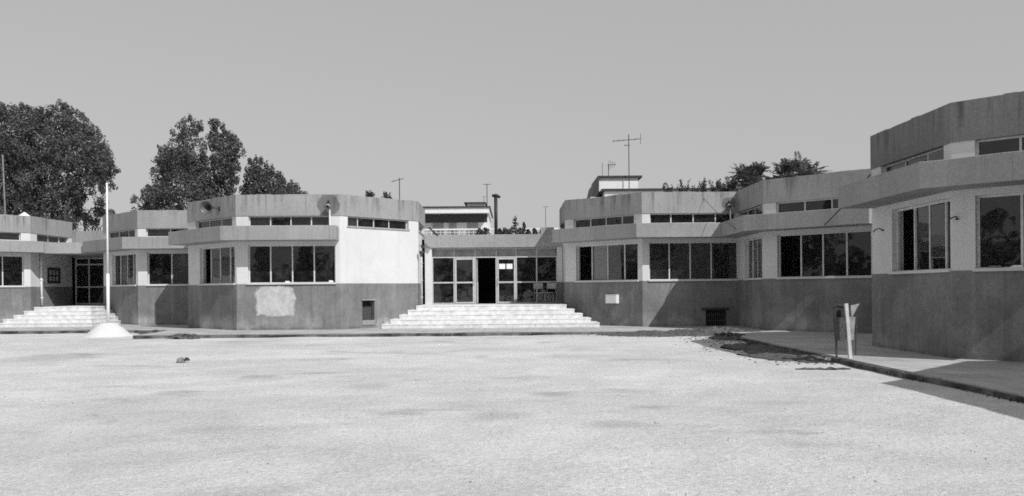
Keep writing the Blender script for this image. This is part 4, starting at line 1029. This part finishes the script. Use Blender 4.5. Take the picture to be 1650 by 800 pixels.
def ailanthus(px, Y, tips, label, seed, base=None):
    rg = random.Random(seed); x0 = at(base or px, Y)
    t = thing('tree', (x0, Y, -.1), label, 'tree', 'feathery trees above the right roof')
    tr, cr = MB(), MB(); tr.tube([(x0, Y, -.5), (x0, Y, 4.5), (x0 + .1, Y, 6.2)], .22, 8, .10)
    for (tx, ty, n, L) in tips:
        e = Vector((at(tx, Y), Y + rg.uniform(-1.6, 1.6), zat(tx, ty, Y))); branch(tr, (x0 + .05, Y, min(6., e.z - .6)), e, .06, .015, rg)
        for k in range(int(n * 1.7)):
            a = rg.uniform(0, 6.283); el = rg.uniform(-.25, 1.15)
            frond(cr, e - Vector((0, 0, rg.uniform(0, .5))), (math.cos(a) * math.cos(el), math.sin(a) * math.cos(el), math.sin(el)), L * rg.uniform(.7, 1.15), rg)
    tr.build('trunk', M['darkbark'], t, smooth=True); cr.build('crown', M['leaf2'], t, fix=False)
AY = 46.
ailanthus(1200, AY, [(1185, 285, 13, .75), (1200, 280, 13, .8), (1212, 274, 12, .75), (1224, 272, 12, .7), (1178, 297, 12, .7), (1195, 298, 14, .75), (1215, 295, 14, .8), (1232, 290, 12, .7), (1170, 305, 8, .6)], 'widest feathery leaved tree above the inner right corner', 31)
ailanthus(1255, AY, [(1257, 270, 14, .75), (1262, 280, 14, .8), (1248, 284, 12, .7), (1240, 295, 10, .7), (1265, 290, 10, .7), (1250, 296, 14, .8)], 'middle one of the feathery leaved trees above the right roof', 32)
ailanthus(1298, AY, [(1292, 262, 13, .8), (1300, 262, 13, .8), (1296, 275, 14, .85), (1308, 272, 12, .85), (1285, 280, 8, .65), (1310, 282, 10, .7), (1296, 288, 12, .7)], 'tallest feathery leaved tree next to the nearest pavilion roof', 33)
ailanthus(1328, AY, [(1330, 284, 5, .5), (1322, 288, 5, .5)], 'smallest feathery sprout right of the tallest feathery tree', 34)

def roof_plant(px, Y, py_top, wpx, n, label, seed, zb_):
    rg = random.Random(seed); x = at(px, Y); z1 = zat(px, py_top, Y)
    t = thing('shrub', (x, Y, zb_), label, 'shrub', 'plants showing over the roofs')
    st, lv = MB(), MB()
    for k in range(n):
        e = Vector((x + rg.uniform(-1, 1) * wpx * Y / F_PX, Y + rg.uniform(-.4, .4), z1 - rg.uniform(0, .35) * (z1 - zb_)))
        a = Vector((x + rg.uniform(-.1, .1), Y, zb_)); branch(st, a, e, .022, .008, rg, .06)
        for j in range(7):
            p = a.lerp(e, .35 + .65 * j / 6); leaf_cloud(lv, p, (.10, .10, .12), 5, .075, rg)
    st.build('stem', M['darkbark'], t); lv.build('foliage', M['leaf3'], t, fix=False)
RY = HR - 2.
for i, (px, py, w, lab) in enumerate(((1078, 297, 8, 'small shrub, leftmost of the row above the right middle pavilion roof'), (1104, 289, 10, 'twin stemmed shrub in the row above the right middle roof'),
        (1122, 297, 6, 'lowest shrub between taller ones above the right middle roof'), (1135, 289, 8, 'bushy shrub right of the lowest one above the right middle roof'),
        (1150, 291, 8, 'shrub close to the feathery trees above the right middle roof'), (1164, 288, 6, 'bare twiggy shrub touching the feathery trees'))):
    roof_plant(px, RY, py, w, 9, lab, 50 + i, zat(px, 312, RY) - .6)
for i, (px, py, w, lab) in enumerate(((596, 308, 6, 'small tuft showing over the roof of the white walled pavilion, left one'), (623, 310, 9, 'wider tuft showing over the roof of the white walled pavilion, right one'))):
    roof_plant(px, 46., py, w, 12, lab, 70 + i, zat(px, 325, 46.) - .5)

# far-off wood on the other side of the yard, behind the photographer; the window panes mirror it
rw = random.Random(77); wd = MB()
def wood_tree(X, Yw, hgt, r=2.0):
    wd.tube([(X, Yw, -.2), (X + rw.uniform(-.3, .3), Yw, hgt * .7)], .16, 6, .06)
    for c in range(int(16 + hgt * 2.2)):
        d = Vector((rw.gauss(0, 1), rw.gauss(0, 1), rw.gauss(0, 1))).normalized() * rw.random() ** .4
        leaf_cloud(wd, (X + d.x * r, Yw + d.y * r, hgt * .52 + d.z * hgt * .48), (.9, .9, .9), 15, .42, rw)
for k in range(52):
    X = -62 + 124 * k / 51 + rw.uniform(-.8, .8); hgt = rw.uniform(6.5, 10.5)
    if -29.5 < X < -21.5: hgt = rw.uniform(2.8, 4.2)
    elif rw.random() < .28: hgt *= .5
    wood_tree(X, -38 + rw.uniform(-4, 4), hgt)
for k in range(24):
    hgt = rw.uniform(5, 9); hgt *= .55 if rw.random() < .35 else 1
    wood_tree(-50 + rw.uniform(-3, 3), -30 + 62 * k / 23, hgt)
tag(wd.build('wood', M['leaf2'], fix=False), kind='stuff')
